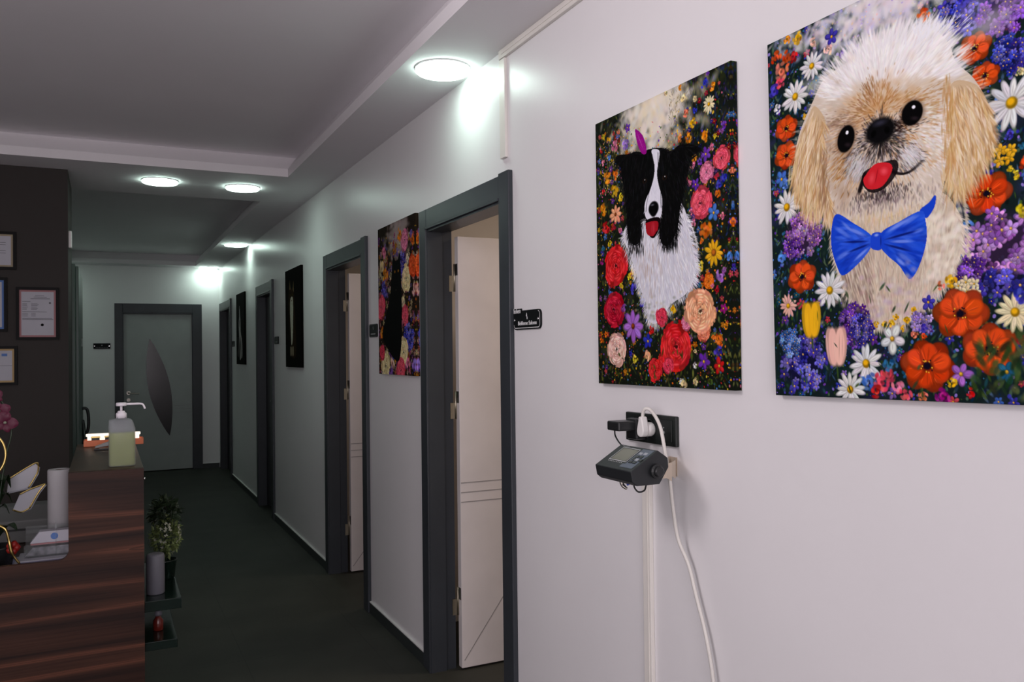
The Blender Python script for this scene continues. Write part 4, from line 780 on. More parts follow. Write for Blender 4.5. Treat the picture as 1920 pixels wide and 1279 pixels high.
# ------------------------------------------------------------------ door signs
def sign(y_left, z_top, wd, ht, label, full=False):
    o = thing('door_sign', label, 'sign', (WX, y_left-wd/2, z_top-ht), 'black room signs')
    r = .018 if full else .012; x = WX-.006
    def rr(in_, tl=True):
        pts = []; y1, y0, z1, z0 = y_left-in_, y_left-wd+in_, z_top-in_, z_top-ht+in_; q = max(.003, r-in_)
        for cy, cz, a0, on in ((y0+q, z0+q, PI, 1), (y1-q, z0+q, 1.5*PI, 1), (y1-q, z1-q, 0, 0 if full else 1), (y0+q, z1-q, .5*PI, 1)):
            if not on: pts.append((0, y1, z1)); continue
            for k in range(6): a = a0+k*PI/10; pts.append((0, cy+q*math.cos(a), cz+q*math.sin(a)))
        return pts
    MB().prism(rr(0), (.006, 0, 0), (x, 0, 0)).build('plate', 'sign', o)
    ring = MB(); a, b = (rr(.0045), rr(.0070)) if full else (rr(.003), rr(.0042)); n = len(a); skip = range(11, 14) if full else ()
    for i in range(n):
        if full and i in (11, 12): continue
        j = (i+1) % n; ring.quad([(x-.0006, *a[i][1:]), (x-.0006, *a[j][1:]), (x-.0006, *b[j][1:]), (x-.0006, *b[i][1:])])
    ring.build('border_line', 'print' if full else 'grey', o)
    yc = y_left-wd/2
    if full:
        MB().box(x, WX, y_left-.062, y_left+.001, z_top-.012, z_top+.008, .002).build('name_tab', 'sign', o)
        lettering('lettering', 'bohem', .026, (x-.0005, y_left-.031, z_top-.009), (0, -1, 0), (0, 0, 1), 'print', o, width=.054)
        lettering('lettering', 'Bekleme Salonu', .021, (x-.0005, yc-.004, z_top-.053), (0, -1, 0), (0, 0, 1), 'print', o, width=.142)
    else:
        t = MB()
        for k in range(7): t.box(x-.0006, x, yc-.045+k*.013, yc-.045+k*.013+.009, z_top-ht+.014, z_top-ht+.022)
        t.build('lettering', 'grey', o)
    ic = MB(); s_ = .5 if not full else .62; zc = z_top-ht*.32
    ic.prism([(0, yc, zc+.020*s_), (0, yc+.007*s_, zc+.004*s_), (0, yc+.002*s_, zc-.004*s_), (0, yc-.005*s_, zc+.002*s_), (0, yc-.004*s_, zc+.010*s_)], (-.0006, 0, 0), (x, 0, 0))
    ic.prism([(0, yc-.001*s_, zc-.005*s_), (0, yc-.010*s_, zc-.001*s_), (0, yc-.011*s_, zc-.016*s_), (0, yc-.003*s_, zc-.018*s_)], (-.0006, 0, 0), (x, 0, 0))
    ic.build('emblem', 'print' if full else 'grey', o)
    if full:
        for yy, zz in ((y_left-.012, z_top-.034), (y_left-wd+.016, z_top-.034)): MB().lathe([(.0045, 0), (.006, -.002), (.004, -.004)], (x, yy, zz), 'x', 12).build('screw', 'chrome', o)
sign(2.738, 1.632, .212, .069, 'black sign with white lettering between the nearest door and the dog picture', True)
sign(4.600, 1.648, .150, .074, 'small black sign between the second door and the black cat picture')
sign(7.560, 1.640, .190, .066, 'small black sign beside the third door frame')
sign(10.31, 1.645, .190, .066, 'small black sign beside the farthest right door, next to the black canvas')
o = thing('door_sign', 'wide black sign on the end wall left of the pale door', 'sign', (-.037, YE, 1.578), 'black room signs')
MB().box(-.133, .058, YE-.008, YE, 1.578, 1.646, .003).build('plate', 'sign', o)
t = MB().box(-.045, -.03, YE-.009, YE-.008, 1.614, 1.628)
for k in range(8): t.box(-.105+k*.018, -.097+k*.018, YE-.009, YE-.008, 1.592, 1.597)
t.build('lettering', 'grey', o)
for xx in (-.12, .045): MB().lathe([(.006, 0), (.004, -.004)], (xx, YE-.008, 1.612), 'y', 10).build('screw', 'chrome', o)

# ------------------------------------------------------------------ ceiling lamps
lamps = [(1.222, 3.085, 'round lit ceiling lamp nearest the camera, close to the right wall'), (.326, 5.83, 'round lit ceiling lamp on the cross border, left of a pair'),
         (.845, 5.845, 'round lit ceiling lamp on the cross border, right of a pair'), (1.215, 8.92, 'round lit ceiling lamp over the right side of the corridor'),
         (1.205, 11.39, 'round lit ceiling lamp in the far corner beside the end wall'),
         (1.222, .25, 'round lit ceiling lamp above the camera beside the right wall'), (1.222, -1.45, 'added round lit ceiling lamp, unseen behind the camera by the shop window'),  # the lamp behind the camera is added for more light on the near wall
         (-.74, 10.95, 'round lit ceiling lamp at the far left, hidden behind the tall cabinet')]
first = None
for x, y, lab in lamps:
    if first is None:
        o = first = thing('ceiling_lamp', lab, 'lamp', (x, y, CZ), 'round ceiling lamps')
        rim = MB().lathe([(.112, 0), (.112, -.006), (.106, -.006), (.106, 0)], (x, y, CZ), n=48).build('lamp_rim', 'lamprim', o)
        dif = MB().lathe([(.109, -.0061), (.109, -.014), (.104, -.018), (.05, -.020), (0, -.0205)], (x, y, CZ), n=48).build('lamp_diffuser', 'lampglow', o)
        parts = (rim, dif)
    else:
        o = first.copy(); C.objects.link(o); o.location = (x, y, CZ); o['label'] = lab
        for p in parts: q = p.copy(); C.objects.link(q); q.parent = o

o = thing('added_spotlight', 'unseen black spotlight added to brighten the picture wall, outside the frame to the left', 'lamp', (-.62, 1.8, 2.765))  # invented fixture, unseen, housing the spot added for the near wall
MB().box(-.64, -.60, 1.3, 2.3, 2.745, 2.765).build('track', 'black', o)
dv = (Vector((1.36, 1.45, 1.85))-Vector((-.62, 1.80, 2.52))).normalized(); p0 = Vector((-.62, 1.80, 2.60))
MB().lathe([(.008, 0), (.008, .15)], (-.62, 1.80, 2.60), n=10).build('stem', 'black', o)
MB().tube([tuple(p0-dv*.16), tuple(p0-dv*.10), tuple(p0-dv*.03)], .045, 20).build('lamp_head', 'black', o)

# ------------------------------------------------------------------ cable trunking on the right wall
tag(MB().box(WX-.014, WX, -1.99, 2.826, CZ-.034, CZ, .002).box(WX-.016, WX-.014, -1.99, 2.80, CZ-.020, CZ-.018).build('cable_trunking', 'trunk', loc=(WX, 0, CZ-.03)), 'long white cable trunking in the corner between wall and ceiling', 'cable trunking', 'white cable trunking')
tag(MB().box(WX-.012, WX, 2.779, 2.826, 2.214, CZ-.036, .002).build('cable_trunking', 'trunk', loc=(WX, 2.8, 2.214)), 'short vertical white trunking above the nearest door frame', 'cable trunking', 'white cable trunking')
tag(MB().box(WX-.012, WX, 1.892, 1.928, 0.061, 1.150, .002).box(WX-.0135, WX-.012, 1.902, 1.904, .07, 1.14).build('cable_trunking', 'trunk', loc=(WX, 1.91, .061)), 'vertical white trunking running down below the scale display', 'cable trunking', 'white cable trunking')

# ------------------------------------------------------------------ socket plate, adapter, plug and cable
o = thing('socket_plate', 'black four-way wall socket plate under the dog picture', 'socket', (WX, 1.887, 1.225))
MB().box(WX-.012, WX, 1.770, 2.004, 1.226, 1.307, .003).build('plate', 'socket', o)
for yc in (1.966, 1.888):
    q = MB().lathe([(.027, 0), (.027, -.003), (.024, -.003), (.024, -.0005), (0, -.0005)], (WX-.0115, yc, 1.2665), 'x', 28); q.box(WX-.0145, WX-.012, yc-.034, yc+.034, 1.2335, 1.2345); q.build('socket_outlet', 'blackm', o)
MB().box(WX-.0145, WX-.012, 1.785, 1.842, 1.238, 1.296, .001).build('blank_cover', 'socket', o)
MB().lathe([(.0045, 0), (.0045, -.004), (.002, -.005)], (WX-.0145, 1.818, 1.262), 'x', 12).lathe([(.002, 0), (.002, -.002)], (WX-.0145, 1.818, 1.275), 'x', 8).build('aerial_pin', 'grey', o)
o = thing('power_adapter', 'black plug-in power adapter in the left socket with its thin black lead', 'adapter', (1.30, 1.95, 1.255))
MB().box(1.257, WX-.012, 1.903, 1.962, 1.262, 1.288, .004).box(1.312, WX-.012, 1.899, 1.950, 1.236, 1.294, .005).build('adapter_body', 'black', o)
MB().tube([(1.262, 1.93, 1.264), (1.262, 1.928, 1.25), (1.256, 1.905, 1.237), (1.245, 1.872, 1.229), (1.236, 1.845, 1.226)], .0022, 8).build('lead', 'black', o)
o = thing('power_plug', 'white plug with a long white cable hanging down the wall', 'plug', (1.30, 1.865, 1.285))
pl = MB().lathe([(0, 0), (.018, 0), (.0195, -.004), (.0195, -.016), (.016, -.021), (0, -.022)], (WX-.0125, 1.888-.012, 1.2665), 'x', 28)
pl.build('plug_base', 'white', o)
prof = [(0, -.012, .030), (0, -.017, .010), (0, -.018, -.004), (0, -.014, -.016), (0, -.006, -.021), (0, .004, -.021), (0, .013, -.016), (0, .017, -.004), (0, .014, .010), (0, .008, .030), (0, .006, .044), (0, -.008, .044)]
MB().prism([(0, p[1]*.9, p[2]*.85) for p in prof], (.020, 0, 0), (WX-.054, 1.874, 1.265), bev=.003).build('plug_handle', 'white', o)
cpts = [(1.316, 1.873, 1.298), (1.316, 1.871, 1.312), (1.318, 1.862, 1.324), (1.326, 1.845, 1.318), (1.318, 1.797, 1.281), (1.304, 1.757, 1.214), (1.302, 1.737, 1.150), (1.315, 1.743, 1.078), (1.331, 1.744, .994), (1.340, 1.713, .930), (1.342, 1.687, .857), (1.342, 1.653, .773), (1.342, 1.626, .665), (1.342, 1.61, .5), (1.341, 1.60, .3), (1.335, 1.59, .12), (1.31, 1.56, .012), (1.25, 1.45, .006), (1.27, 1.2, .006)]
MB().tube(cpts, .0048, 12).build('cable', 'cable', o)

# ------------------------------------------------------------------ weighing scale display on its bracket
o = thing('scale_display', 'black weighing scale display tilted up on a beige wall bracket', 'scale display', (1.21, 1.772, 1.16))
ya, yb = 1.690, 1.854
prof = [(1.150, 0, 1.186), (1.232, 0, 1.234), (1.262, 0, 1.214), (1.264, 0, 1.190), (1.236, 0, 1.150), (1.168, 0, 1.150), (1.155, 0, 1.160)]
body = MB().prism(prof, (0, yb-ya, 0), (0, ya, 0), bev=.002).build('casing', 'blackm', o)
ux = Vector((1.232-1.150, 0, 1.234-1.186)).normalized(); un = Vector((-ux.z, 0, ux.x)); L = math.hypot(.082, .048)
def face(u, v, h=0): p = Vector((1.150, yb, 1.186))+ux*(v*L)+Vector((0, -1, 0))*(u*(yb-ya))+un*h; return (p.x, p.y, p.z)
def patch(mb, u0, u1, v0, v1, h, mi=0): return mb.quad([face(u0, v0, h), face(u1, v0, h), face(u1, v1, h), face(u0, v1, h)], mi)
s_ = MB(); patch(s_, .19, .60, .36, .86, .0006); s_.build('screen', 'lcd', o)
s_ = MB()
for q in ((.16, .63, .32, .345), (.16, .63, .885, .905), (.16, .172, .32, .905), (.618, .63, .32, .905)): patch(s_, *q, .0008)
for k in range(9): patch(s_, .18+k*.045, .20+k*.045, .26, .285, .0006)
s_.build('screen_border', 'lcdf', o)
s_ = MB(); patch(s_, .66, .95, .66, .95, .0006); patch(s_, .60, .93, .12, .26, .0006); patch(s_, .66, .93, .26, .66, .0005); s_.build('keypad', 'keypad', o)
for i, (u, v, m_) in enumerate(((.70, .70, 'keyl'), (.81, .72, 'keyl'), (.70, .44, 'black'), (.78, .44, 'keyl'), (.87, .44, 'black'), (.70, .56, 'black'), (.80, .57, 'black'), (.70, .32, 'black'), (.80, .32, 'black'))):
    a = MB(); P0 = [face(u, v, .0006), face(u+.075, v, .0006), face(u+.075, v+.09, .0006), face(u, v+.09, .0006)]; n3 = un*.0014
    a.prism(P0, (n3.x, n3.y, n3.z), (0, 0, 0)); a.build('key', m_, o)

s_ = MB(); [patch(s_, .10+k*.032, .12+k*.032, .93, .96, .0005) for k in range(6)]; s_.build('printed_marks', 'grey', o)
MB().lathe([(.013, 0), (.013, -.004), (.0185, -.006), (.0185, -.011), (.0135, -.013), (.0135, -.020), (.011, -.022)], (1.222, ya, 1.184), 'y', 14, smooth=False).build('knob', 'black', o)
MB().lathe([(.013, 0), (.013, .004), (.0185, .006), (.0185, .011), (.0135, .013), (.0135, .020), (.011, .022)], (1.222, yb, 1.184), 'y', 14, smooth=False).build('knob', 'black', o)
br = MB()
for s, y_ in ((-1, ya-.006), (1, yb+.006)):
    P = [(1.235, y_-s*.010), (1.262, y_-s*.012), (1.29, y_-s*.028), (1.325, y_-s*.058), (1.3575, y_-s*.100 if s < 0 else y_-s*.055)]
    for (xa, y1), (xb, y2) in zip(P, P[1:]): br.prism([(xa, y1, 1.162), (xb, y2, 1.162 if xb < 1.27 else 1.150), (xb, y2, 1.198), (xa, y1, 1.198)], (0, .0016, 0), (0, 0, 0))
br.box(1.3575, 1.3595, ya+.09, yb-.04, 1.148, 1.198)
br.build('bracket', 'beige', o)
MB().tube([(1.20, 1.745, 1.152), (1.195, 1.742, 1.140), (1.20, 1.732, 1.128), (1.212, 1.722, 1.132), (1.216, 1.715, 1.150), (1.24, 1.712, 1.156)], .0022, 8).build('looped_lead', 'black', o)
MB().tube([(1.19, 1.792, 1.152), (1.19, 1.786, 1.138), (1.195, 1.775, 1.13)], [.006, .005, .004], 10).build('cable_gland', 'steel', o)
MB().tube([(1.192, 1.772, 1.152), (1.196, 1.768, 1.140)], .004, 10).build('blue_connector', 'blue', o)['label'] = 'blue cable connector'

# ------------------------------------------------------------------ reception counter
o = thing('reception_counter', 'walnut reception counter with a raised narrow ledge and notched end panel', 'counter', (-.6, 3.6, 0))
pts = [(-1.5, 0, 0), (.118, 0, 0), (.118, 0, 1.093), (-.114, 0, 1.093), (-.114, 0, .835)]
pts += [(-.146+.032*math.cos(a), 0, .835-.032*math.sin(a)) for a in [k*PI/2/7 for k in range(1, 8)]]+[(-1.5, 0, .806)]
MB().prism(pts, (0, .022, 0), (0, 3.158, 0)).build('end_panel', 'wood', o)
MB().box(-.114, .118, 3.1805, 4.16, 1.069, 1.094, .001).build('ledge_top', 'woodtop', o)
MB().box(.100, .118, 3.1805, 4.16, 0, 1.0685).box(-.110, -.098, 3.1805, 4.16, .742, 1.0685).box(-.11, .1, 4.142, 4.16, .0, 1.0685).build('ledge_side', 'wood', o)
MB().box(-1.5, -.1105, 3.1805, 4.10, .715, .74, .002).build('desk_top', 'woodtop', o)
MB().box(-1.48, -1.46, 3.19, 4.05, 0, .714).build('leg_panel', 'wood', o)
MB().lathe([(.0045, 0), (.0045, .004), (.003, .005)], (.118, 3.172, 1.055), 'x', 10).build('cover_cap', 'chrome', o)
for z, xw, th, ye, lab in ((.617, .242, .038, 3.80, 'upper dark green glossy shelf on the side of the counter, holding a plant'), (.473, .227, .031, 3.80, 'lower dark green glossy shelf on the side of the counter')):
    tag(MB().box(.1185, xw, 3.20, ye, z-th, z, .002).build('wall_shelf', 'fgreen', loc=(.12, 3.5, z-th)), lab, 'shelf', 'dark green counter shelves')

# sanitiser bottle
bx, by, bz = .052, 3.255, 1.0945
o = thing('sanitizer_bottle', 'pump bottle of yellow-green liquid on the counter ledge', 'bottle', (bx, by, bz))
def bottle_shell(mb, z0, z1, k, top=False):
    def ring(z, w, d, off=0):
        n = 28; out = []
        for i in range(n):
            a = 2*PI*i/n; c, s = math.cos(a), math.sin(a); e = .45
            out.append((bx+off+w*math.copysign(abs(c)**e, c), by+d*math.copysign(abs(s)**e, s), bz+z))
        return out
    Z = [(z0, .040*k, .024*k, 0), (z0+.004, .0435*k, .027*k, 0), (min(z1, .115), .0435*k, .027*k, 0)]
    if top: Z += [(.130, .0435, .027, 0), (.150, .0405, .026, -.0028), (.160, .0385, .025, -.0045), (.1645, .0355, .023, -.0055), (.1665, .030, .019, -.005), (.170, .0155, .0145, -.002), (.174, .0145, .0145, -.002)]
    else: Z.append((z1, .0435*k, .027*k, 0))
    R = [[mb.bm.verts.new(p) for p in ring(*z)] for z in Z]
    for a, b in zip(R, R[1:]):
        for i in range(28): f = mb.bm.faces.new((a[i], a[(i+1) % 28], b[(i+1) % 28], b[i])); f.smooth = True
    mb.bm.faces.new(R[0]); mb.bm.faces.new(R[-1])
m_ = MB(); bottle_shell(m_, 0, .174, 1, True); m_.build('bottle_body', 'bottle', o)
m_ = MB(); bottle_shell(m_, .003, .118, .95); m_.build('liquid', 'liquid', o)
cx_ = bx-.002
MB().lathe([(.0175, .170), (.0175, .186), (.015, .189), (.012, .190), (.012, .194), (.009, .196)], (cx_, by, bz), n=24).build('screw_cap', 'nozzle', o)
MB().lathe([(.0042, .192), (.0042, .214)], (cx_, by, bz), n=12).lathe([(.017, .213), (.0175, .216), (.0175, .222), (.015, .225)], (cx_, by, bz), n=20).build('pump_head', 'nozzle', o)
MB().tube([(cx_+.010, by, bz+.219), (cx_+.04, by, bz+.219), (cx_+.064, by, bz+.2185), (cx_+.072, by, bz+.213), (cx_+.077, by, bz+.200)], [.0042, .004, .0036, .0034, .0034], 12).build('spout', 'nozzle', o)

# copper tray with a lit strip at the far end of the ledge
o = thing('copper_tray', 'orange copper tray at the far end of the counter ledge', 'tray', (.03, 4.08, 1.0945))
MB().box(-.086, .150, 4.02, 4.09, 1.0945, 1.100, .001).box(-.086, .150, 4.018, 4.024, 1.0945, 1.121, .001).box(-.086, .150, 4.086, 4.092, 1.0945, 1.121, .001).box(-.086, -.080, 4.02, 4.09, 1.0945, 1.121).box(.144, .150, 4.02, 4.09, 1.0945, 1.121).build('tray_body', 'copper', o)
tag(MB().lathe([(.005, -.078), (.0065, -.074), (.0065, .135), (.005, .139)], (0, 4.064, 1.140), 'x', 12).box(-.072, .134, 4.060, 4.068, 1.100, 1.134).build('light_bar', 'bar', loc=(.06, 4.064, 1.1)), 'glowing white light bar lying in the orange tray', 'lamp')
for i, (xx, lab) in enumerate(((-.04, 'small black and gold box in the orange tray, left one'), (.013, 'small black and gold box in the orange tray, right one'))):
    q = thing('small_box', lab, 'box', (xx, 4.04, 1.1), 'black and gold boxes in the tray')
    MB().box(xx-.016, xx+.016, 4.027, 4.05, 1.100, 1.130, .002).build('box_body', 'black', q); MB().box(xx-.018, xx+.018, 4.026, 4.051, 1.130, 1.136, .001).build('gold_band', 'gold', q)
o = thing('stapler', 'grey stapler lying on the ledge behind the bottle', 'stapler', (.0, 3.86, 1.0945))
MB().prism([(-.045, 0, 0), (.05, 0, 0), (.05, 0, .006), (-.045, 0, .006)], (0, .03, 0), (0, 3.85, 1.0945), bev=.001).build('base', 'black', o)
MB().prism([(-.04, 0, .008), (.05, 0, .022), (.05, 0, .036), (.02, 0, .036), (-.04, 0, .016)], (0, .024, 0), (0, 3.853, 1.0945), bev=.002).build('arm', 'grey', o)

# shelf objects: candle, planted bush, small bottle
tag(MB().lathe([(.029, 0), (.0315, .004), (.0315, .135), (.029, .143), (.020, .145), (0, .141)], (.160, 3.30, .6172), n=32).build('pillar_candle', 'candle', loc=(.160, 3.30, .6172)), 'thick grey pillar candle on the upper green shelf', 'candle')
rnd = random.Random(4)
def leaf_shape(mb, p, d, up, L, w_, mi=0):
    d = Vector(d).normalized(); s = d.cross(Vector(up)).normalized(); n = s.cross(d); p = Vector(p)
    a = [p, p+d*L*.4+s*w_+n*L*.04, p+d*L-n*L*.12, p+d*L*.4-s*w_+n*L*.04]; c = p+d*L*.45-n*L*.03
    vs = [mb.bm.verts.new(q) for q in a]; vc = mb.bm.verts.new(c)
    for i in range(4): f = mb.bm.faces.new((vs[i], vs[(i+1) % 4], vc)); f.material_index = mi
def bush(mb, c, R, n, L, w_, mi):
    for _ in range(n):
        v = Vector((rnd.gauss(0, 1), rnd.gauss(0, 1), rnd.gauss(.15, .9))).normalized(); k = rnd.uniform(.55, 1)
        p = Vector(c)+Vector((v.x*R[0], v.y*R[1], v.z*R[2]))*k
        d = v+Vector((rnd.uniform(-.7, .7), rnd.uniform(-.7, .7), rnd.uniform(-.5, .7)))
        leaf_shape(mb, p, d, (rnd.uniform(-1, 1), rnd.uniform(-1, 1), .8), L*rnd.uniform(.7, 1.3), w_, mi)
px, py, pz = .203, 3.50, .6172
o = thing('potted_bush', 'small leafy artificial bush with tiny white flowers in a dark pot on the shelf', 'plant', (px, py, pz))
MB().lathe([(.030, 0), (.036, .004), (.044, .07), (.047, .075), (.043, .075), (.040, .060), (0, .058)], (px, py, pz), n=28).build('pot', 'fgreen', o)
st = MB()
for k in range(12):
    a = rnd.uniform(0, 6.28); st.tube([(px, py, pz+.05), (px+.02*math.cos(a), py+.02*math.sin(a), pz+.12), (px+.05*math.cos(a), py+.05*math.sin(a), pz+rnd.uniform(.15, .3))], .0016, 5)
st.build('stems', 'bushd', o)
fo = MB(); bush(fo, (px+.004, py, pz+.165), (.052, .07, .080), 620, .018, .005, 0); bush(fo, (px+.002, py+.01, pz+.255), (.050, .06, .052), 300, .026, .009, 1); fo.build('foliage', ['bush', 'bushd'], o)
for _ in range(42):
    v = Vector((rnd.gauss(0, 1), -abs(rnd.gauss(0, 1)), rnd.gauss(.1, .8))).normalized(); p = Vector((px+v.x*.060, py+v.y*.074, pz+.17+v.z*.084)); u = v.orthogonal().normalized(); t = v.cross(u); fl = MB()
    for k in range(4):
        a = k*PI/2+rnd.random(); dd = u*math.cos(a)+t*math.sin(a); leaf_shape(fl, p, dd+v*.3, v, .008, .0028)
    fl.build('flower', 'flw', o)

o = thing('small_bottle', 'small dark red bottle with a white stopper on the lower green shelf', 'bottle', (.170, 3.33, .4732))
MB().lathe([(.016, 0), (.018, .003), (.018, .035), (.010, .048), (.008, .054)], (.170, 3.33, .4732), n=20).build('bottle_body', mat('dark_red_glass', (.10, .012, .008), .25), o)
MB().lathe([(.011, .053), (.014, .060), (.010, .072), (0, .076)], (.170, 3.33, .4732), n=16).build('stopper', 'candle', o)

# things on the desk behind the notch
TZ = .7405
o = thing('paper_roll', 'tall white paper towel roll standing on the desk beside the raised ledge', 'paper roll', (-.148, 3.50, TZ))
MB().lathe([(.017, 0), (.040, 0), (.040, .318), (.038, .322), (.017, .322), (.017, 0)], (-.157, 3.55, TZ), n=36).build('paper', 'tissue', o)
MB().lathe([(.0165, .001), (.0165, .320), (.0155, .320), (.0155, .001)], (-.157, 3.55, TZ), n=24).build('cardboard_core', mat('cardboard', (.16, .12, .09), .9), o)
o = thing('office_machine', 'low pale grey office machine at the back of the desk behind the paper roll', 'machine', (-.30, 3.93, TZ))
MB().prism([(0, 3.85, 0), (0, 4.04, 0), (0, 4.04, .135), (0, 3.94, .135), (0, 3.85, .09)], (.26, 0, 0), (-.42, 0, TZ), bev=.006).build('housing', mat('dull_grey_plastic', (.12, .125, .12), .5), o)
MB().box(-.40, -.18, 3.846, 3.86, TZ+.05, TZ+.058).build('paper_slot', 'black', o)
# loose booklets
for i in range(5):
    z = TZ+.0005+i*.006; dx = rnd.uniform(-.012, .012); dy = rnd.uniform(-.01, .01)
    a = MB().box(-.305+dx+.006*i, -.125, 3.36+dy, 3.50+dy, z, z+.0052, .0006)
    tag(a.build('booklet', 'papb' if i % 2 else 'paper', loc=(-.21, 3.43, z)), ['pale booklet at the bottom of the pile on the desk', 'bluish booklet second from the bottom of the pile', 'white booklet in the middle of the pile on the desk', 'bluish booklet second from the top of the pile', 'white booklet on top of the pile on the desk'][i], 'booklet', 'booklets piled on the desk')
zt = TZ+.031
o = thing('acrylic_holder', 'clear acrylic leaflet holder with packets against the counter ledge', 'holder', (-.19, 3.43, zt))
MB().box(-.262, -.114, 3.40, 3.403, zt, zt+.045).box(-.262, -.114, 3.47, 3.473, zt, zt+.10).box(-.250, -.114, 3.40, 3.473, zt, zt+.003).box(-.165, -.160, 3.398, 3.401, zt, zt+.13).build('holder_body', 'glassp', o)
tag(MB().prism([(-.262, 0, 0), (-.115, 0, 0), (-.115, 0, .030), (-.235, 0, .030)], (0, .05, 0), (0, 3.410, zt+.0035), bev=.002).build('clear_packet', mat('clear_packet_plastic', (.30, .29, .32), .2, var=.5, scale=40), loc=(-.19, 3.43, zt+.0035)), 'shiny clear packet standing in the acrylic holder', 'packet')
o = thing('medicine_box', 'white box with a blue dot and red lower edge on top of the holder', 'box', (-.19, 3.45, zt+.045))
MB().prism([(-.245, 0, .012), (-.115, 0, .012), (-.115, 0, .052), (-.215, 0, .052)], (0, .045, 0), (0, 3.415, zt+.035), bev=.001).build('box_body', 'paper', o)
MB().box(-.243, -.1155, 3.4148, 3.459, zt+.0405, zt+.0465).build('red_edge', 'redb', o)
MB().lathe([(.012, 0), (.012, -.0008)], (-.168, 3.4148, zt+.068), 'y', 24).build('blue_dot', 'blub', o)
# two white folded cards with gold edges, and a loose white tag
CARDS = (([(-.323, .994), (-.317, 1.044), (-.236, 1.093), (-.224, 1.080), (-.229, 1.054), (-.257, 1.003)], 3.53, 'upper of two white folded cards with gold edges beside the orchid'),
         ([(-.303, .933), (-.281, .988), (-.248, 1.003), (-.201, 1.017), (-.223, .987), (-.252, .932), (-.277, .921)], 3.49, 'lower of two white folded cards with gold edges beside the orchid'))
for P, y0_, lab in CARDS:
    o = thing('folded_card', lab, 'card', (-.27, y0_, P[0][1]), 'white folded cards with gold edges')
    tilt = lambda x, z: y0_+(x+.27)*.35-(z-1.0)*.2
    MB().prism([(x, tilt(x, z), z) for x, z in P], (0, .0025, 0), (0, 0, 0)).build('card', 'paper', o)
    MB().prism([(x+.004, tilt(x, z), z-.006) for x, z in P], (0, .0015, 0), (0, .012, 0)).build('inner_sheet', 'paper', o)
    n_ = len(P); g = MB()
    for i in ((1, 2, 3), (3, 4, 5)) if n_ == 6 else ((1, 2, 3), (3, 4, 5), (5, 6, 0)): g.tube([(P[j][0], tilt(*P[j])-.002, P[j][1]) for j in i], .0030, 6)
    g.build('gold_edge', 'gold', o)
# orchid arrangement, mostly outside the frame
o = thing('potted_orchid', 'magenta orchid in a dark pot with a gold hoop at the left edge', 'plant', (-.345, 3.40, TZ))
MB().lathe([(.035, 0), (.045, .005), (.060, .08), (.062, .085), (.055, .085), (.052, .06), (0, .06)], (-.345, 3.40, TZ), n=28).build('pot', 'black', o)
MB().tube([(-.345, 3.40, TZ+.06), (-.335, 3.40, TZ+.25), (-.315, 3.41, TZ+.40), (-.30, 3.42, TZ+.48), (-.315, 3.42, TZ+.56), (-.35, 3.42, TZ+.62)], .0028, 8).build('stem', 'leaf', o)
MB().tube([(-.395+.080*math.cos(a), 3.39, TZ+.405+.088*math.sin(a)) for a in [-.9+k*.2 for k in range(17)]], .0042, 8).build('gold_hoop', 'gold', o)
lv = MB()
for a, L, z in ((-.1, .07, .16), (.35, .08, .20), (-.7, .13, .10), (2.6, .12, .12), (1.4, .13, .24), (.7, .09, .26), (-1.2, .05, .2), (.1, .06, .25)):
    base = Vector((-.375, 3.40, TZ+.07)); d = Vector((math.cos(a), math.sin(a), 0)); side = Vector((-d.y, d.x, 0)); prev = None
    for k in range(9):
        t = k/8; c = base+d*L*t+Vector((0, 0, z*math.sin(t*2.2))); wd_ = .034*math.sin(PI*(.12+.86*t)); pr = [lv.bm.verts.new(c+side*wd_), lv.bm.verts.new(c-Vector((0, 0, .005))), lv.bm.verts.new(c-side*wd_)]
        if prev: [lv.bm.faces.new((prev[j], prev[j+1], pr[j+1], pr[j])) for j in (0, 1)]
        prev = pr
lv.build('leaves', 'leaf', o)
def orchid_flower(c, r, tilt):
    fm = MB(); c = Vector(c); X = Vector((1, 0, 0)); Z = Vector((0, 0, 1)); F = Vector((.2, -1, 0)).normalized()
    for k, (a, l, wd_) in enumerate(((1.57, 1, .36), (.15, 1.1, .55), (3.0, 1.1, .55), (-1.0, .95, .36), (-2.15, .95, .36))):
        a += tilt; d = X*math.cos(a)+Z*math.sin(a); s = X*-math.sin(a)+Z*math.cos(a); rows = []
        for i in range(6):
            t = i/5; wq = r*wd_*math.sin(PI*min(1, .15+.8*t))**.7; cc = c+d*r*l*t+F*(r*.18*math.sin(t*2.4))
            rows.append([fm.bm.verts.new(cc+s*wq*q+F*(-abs(q)*r*.08)) for q in (-1, -.5, 0, .5, 1)])
        for A_, B_ in zip(rows, rows[1:]):
            for j in range(4): f = fm.bm.faces.new((A_[j], A_[j+1], B_[j+1], B_[j])); f.smooth = True
    f = fm.build('flower', 'petal', o); MB().lathe([(r*.16, 0), (r*.12, -r*.2), (0, -r*.25)], tuple(c+F*.002), 'y', 10).build('flower_lip', 'flw', f)
orchid_flower((-.337, 3.41, TZ+.557), .034, .2); orchid_flower((-.318, 3.405, TZ+.515), .037, -.3); orchid_flower((-.350, 3.40, TZ+.605), .028, .6)
MB().tube([(-.34, 3.34, TZ+.17), (-.312, 3.33, TZ+.155), (-.300, 3.33, TZ+.11), (-.292, 3.33, TZ+.07), (-.270, 3.33, TZ+.03)], [.006, .005, .006, .004], 6).build('gold_ribbon', 'gold', o)
rb = MB()
for k in range(5):
    a = k*1.25; rb.lathe([(0, -.012), (.012, -.006), (.014, .004), (0, .012)], (-.290+.012*math.cos(a), 3.345, TZ+.085+.012*math.sin(a)), 'x', 8)
tag(rb.build('red_bow', 'red', loc=(-.29, 3.345, TZ)), 'crumpled red ribbon bow in front of the orchid pot', 'ribbon')

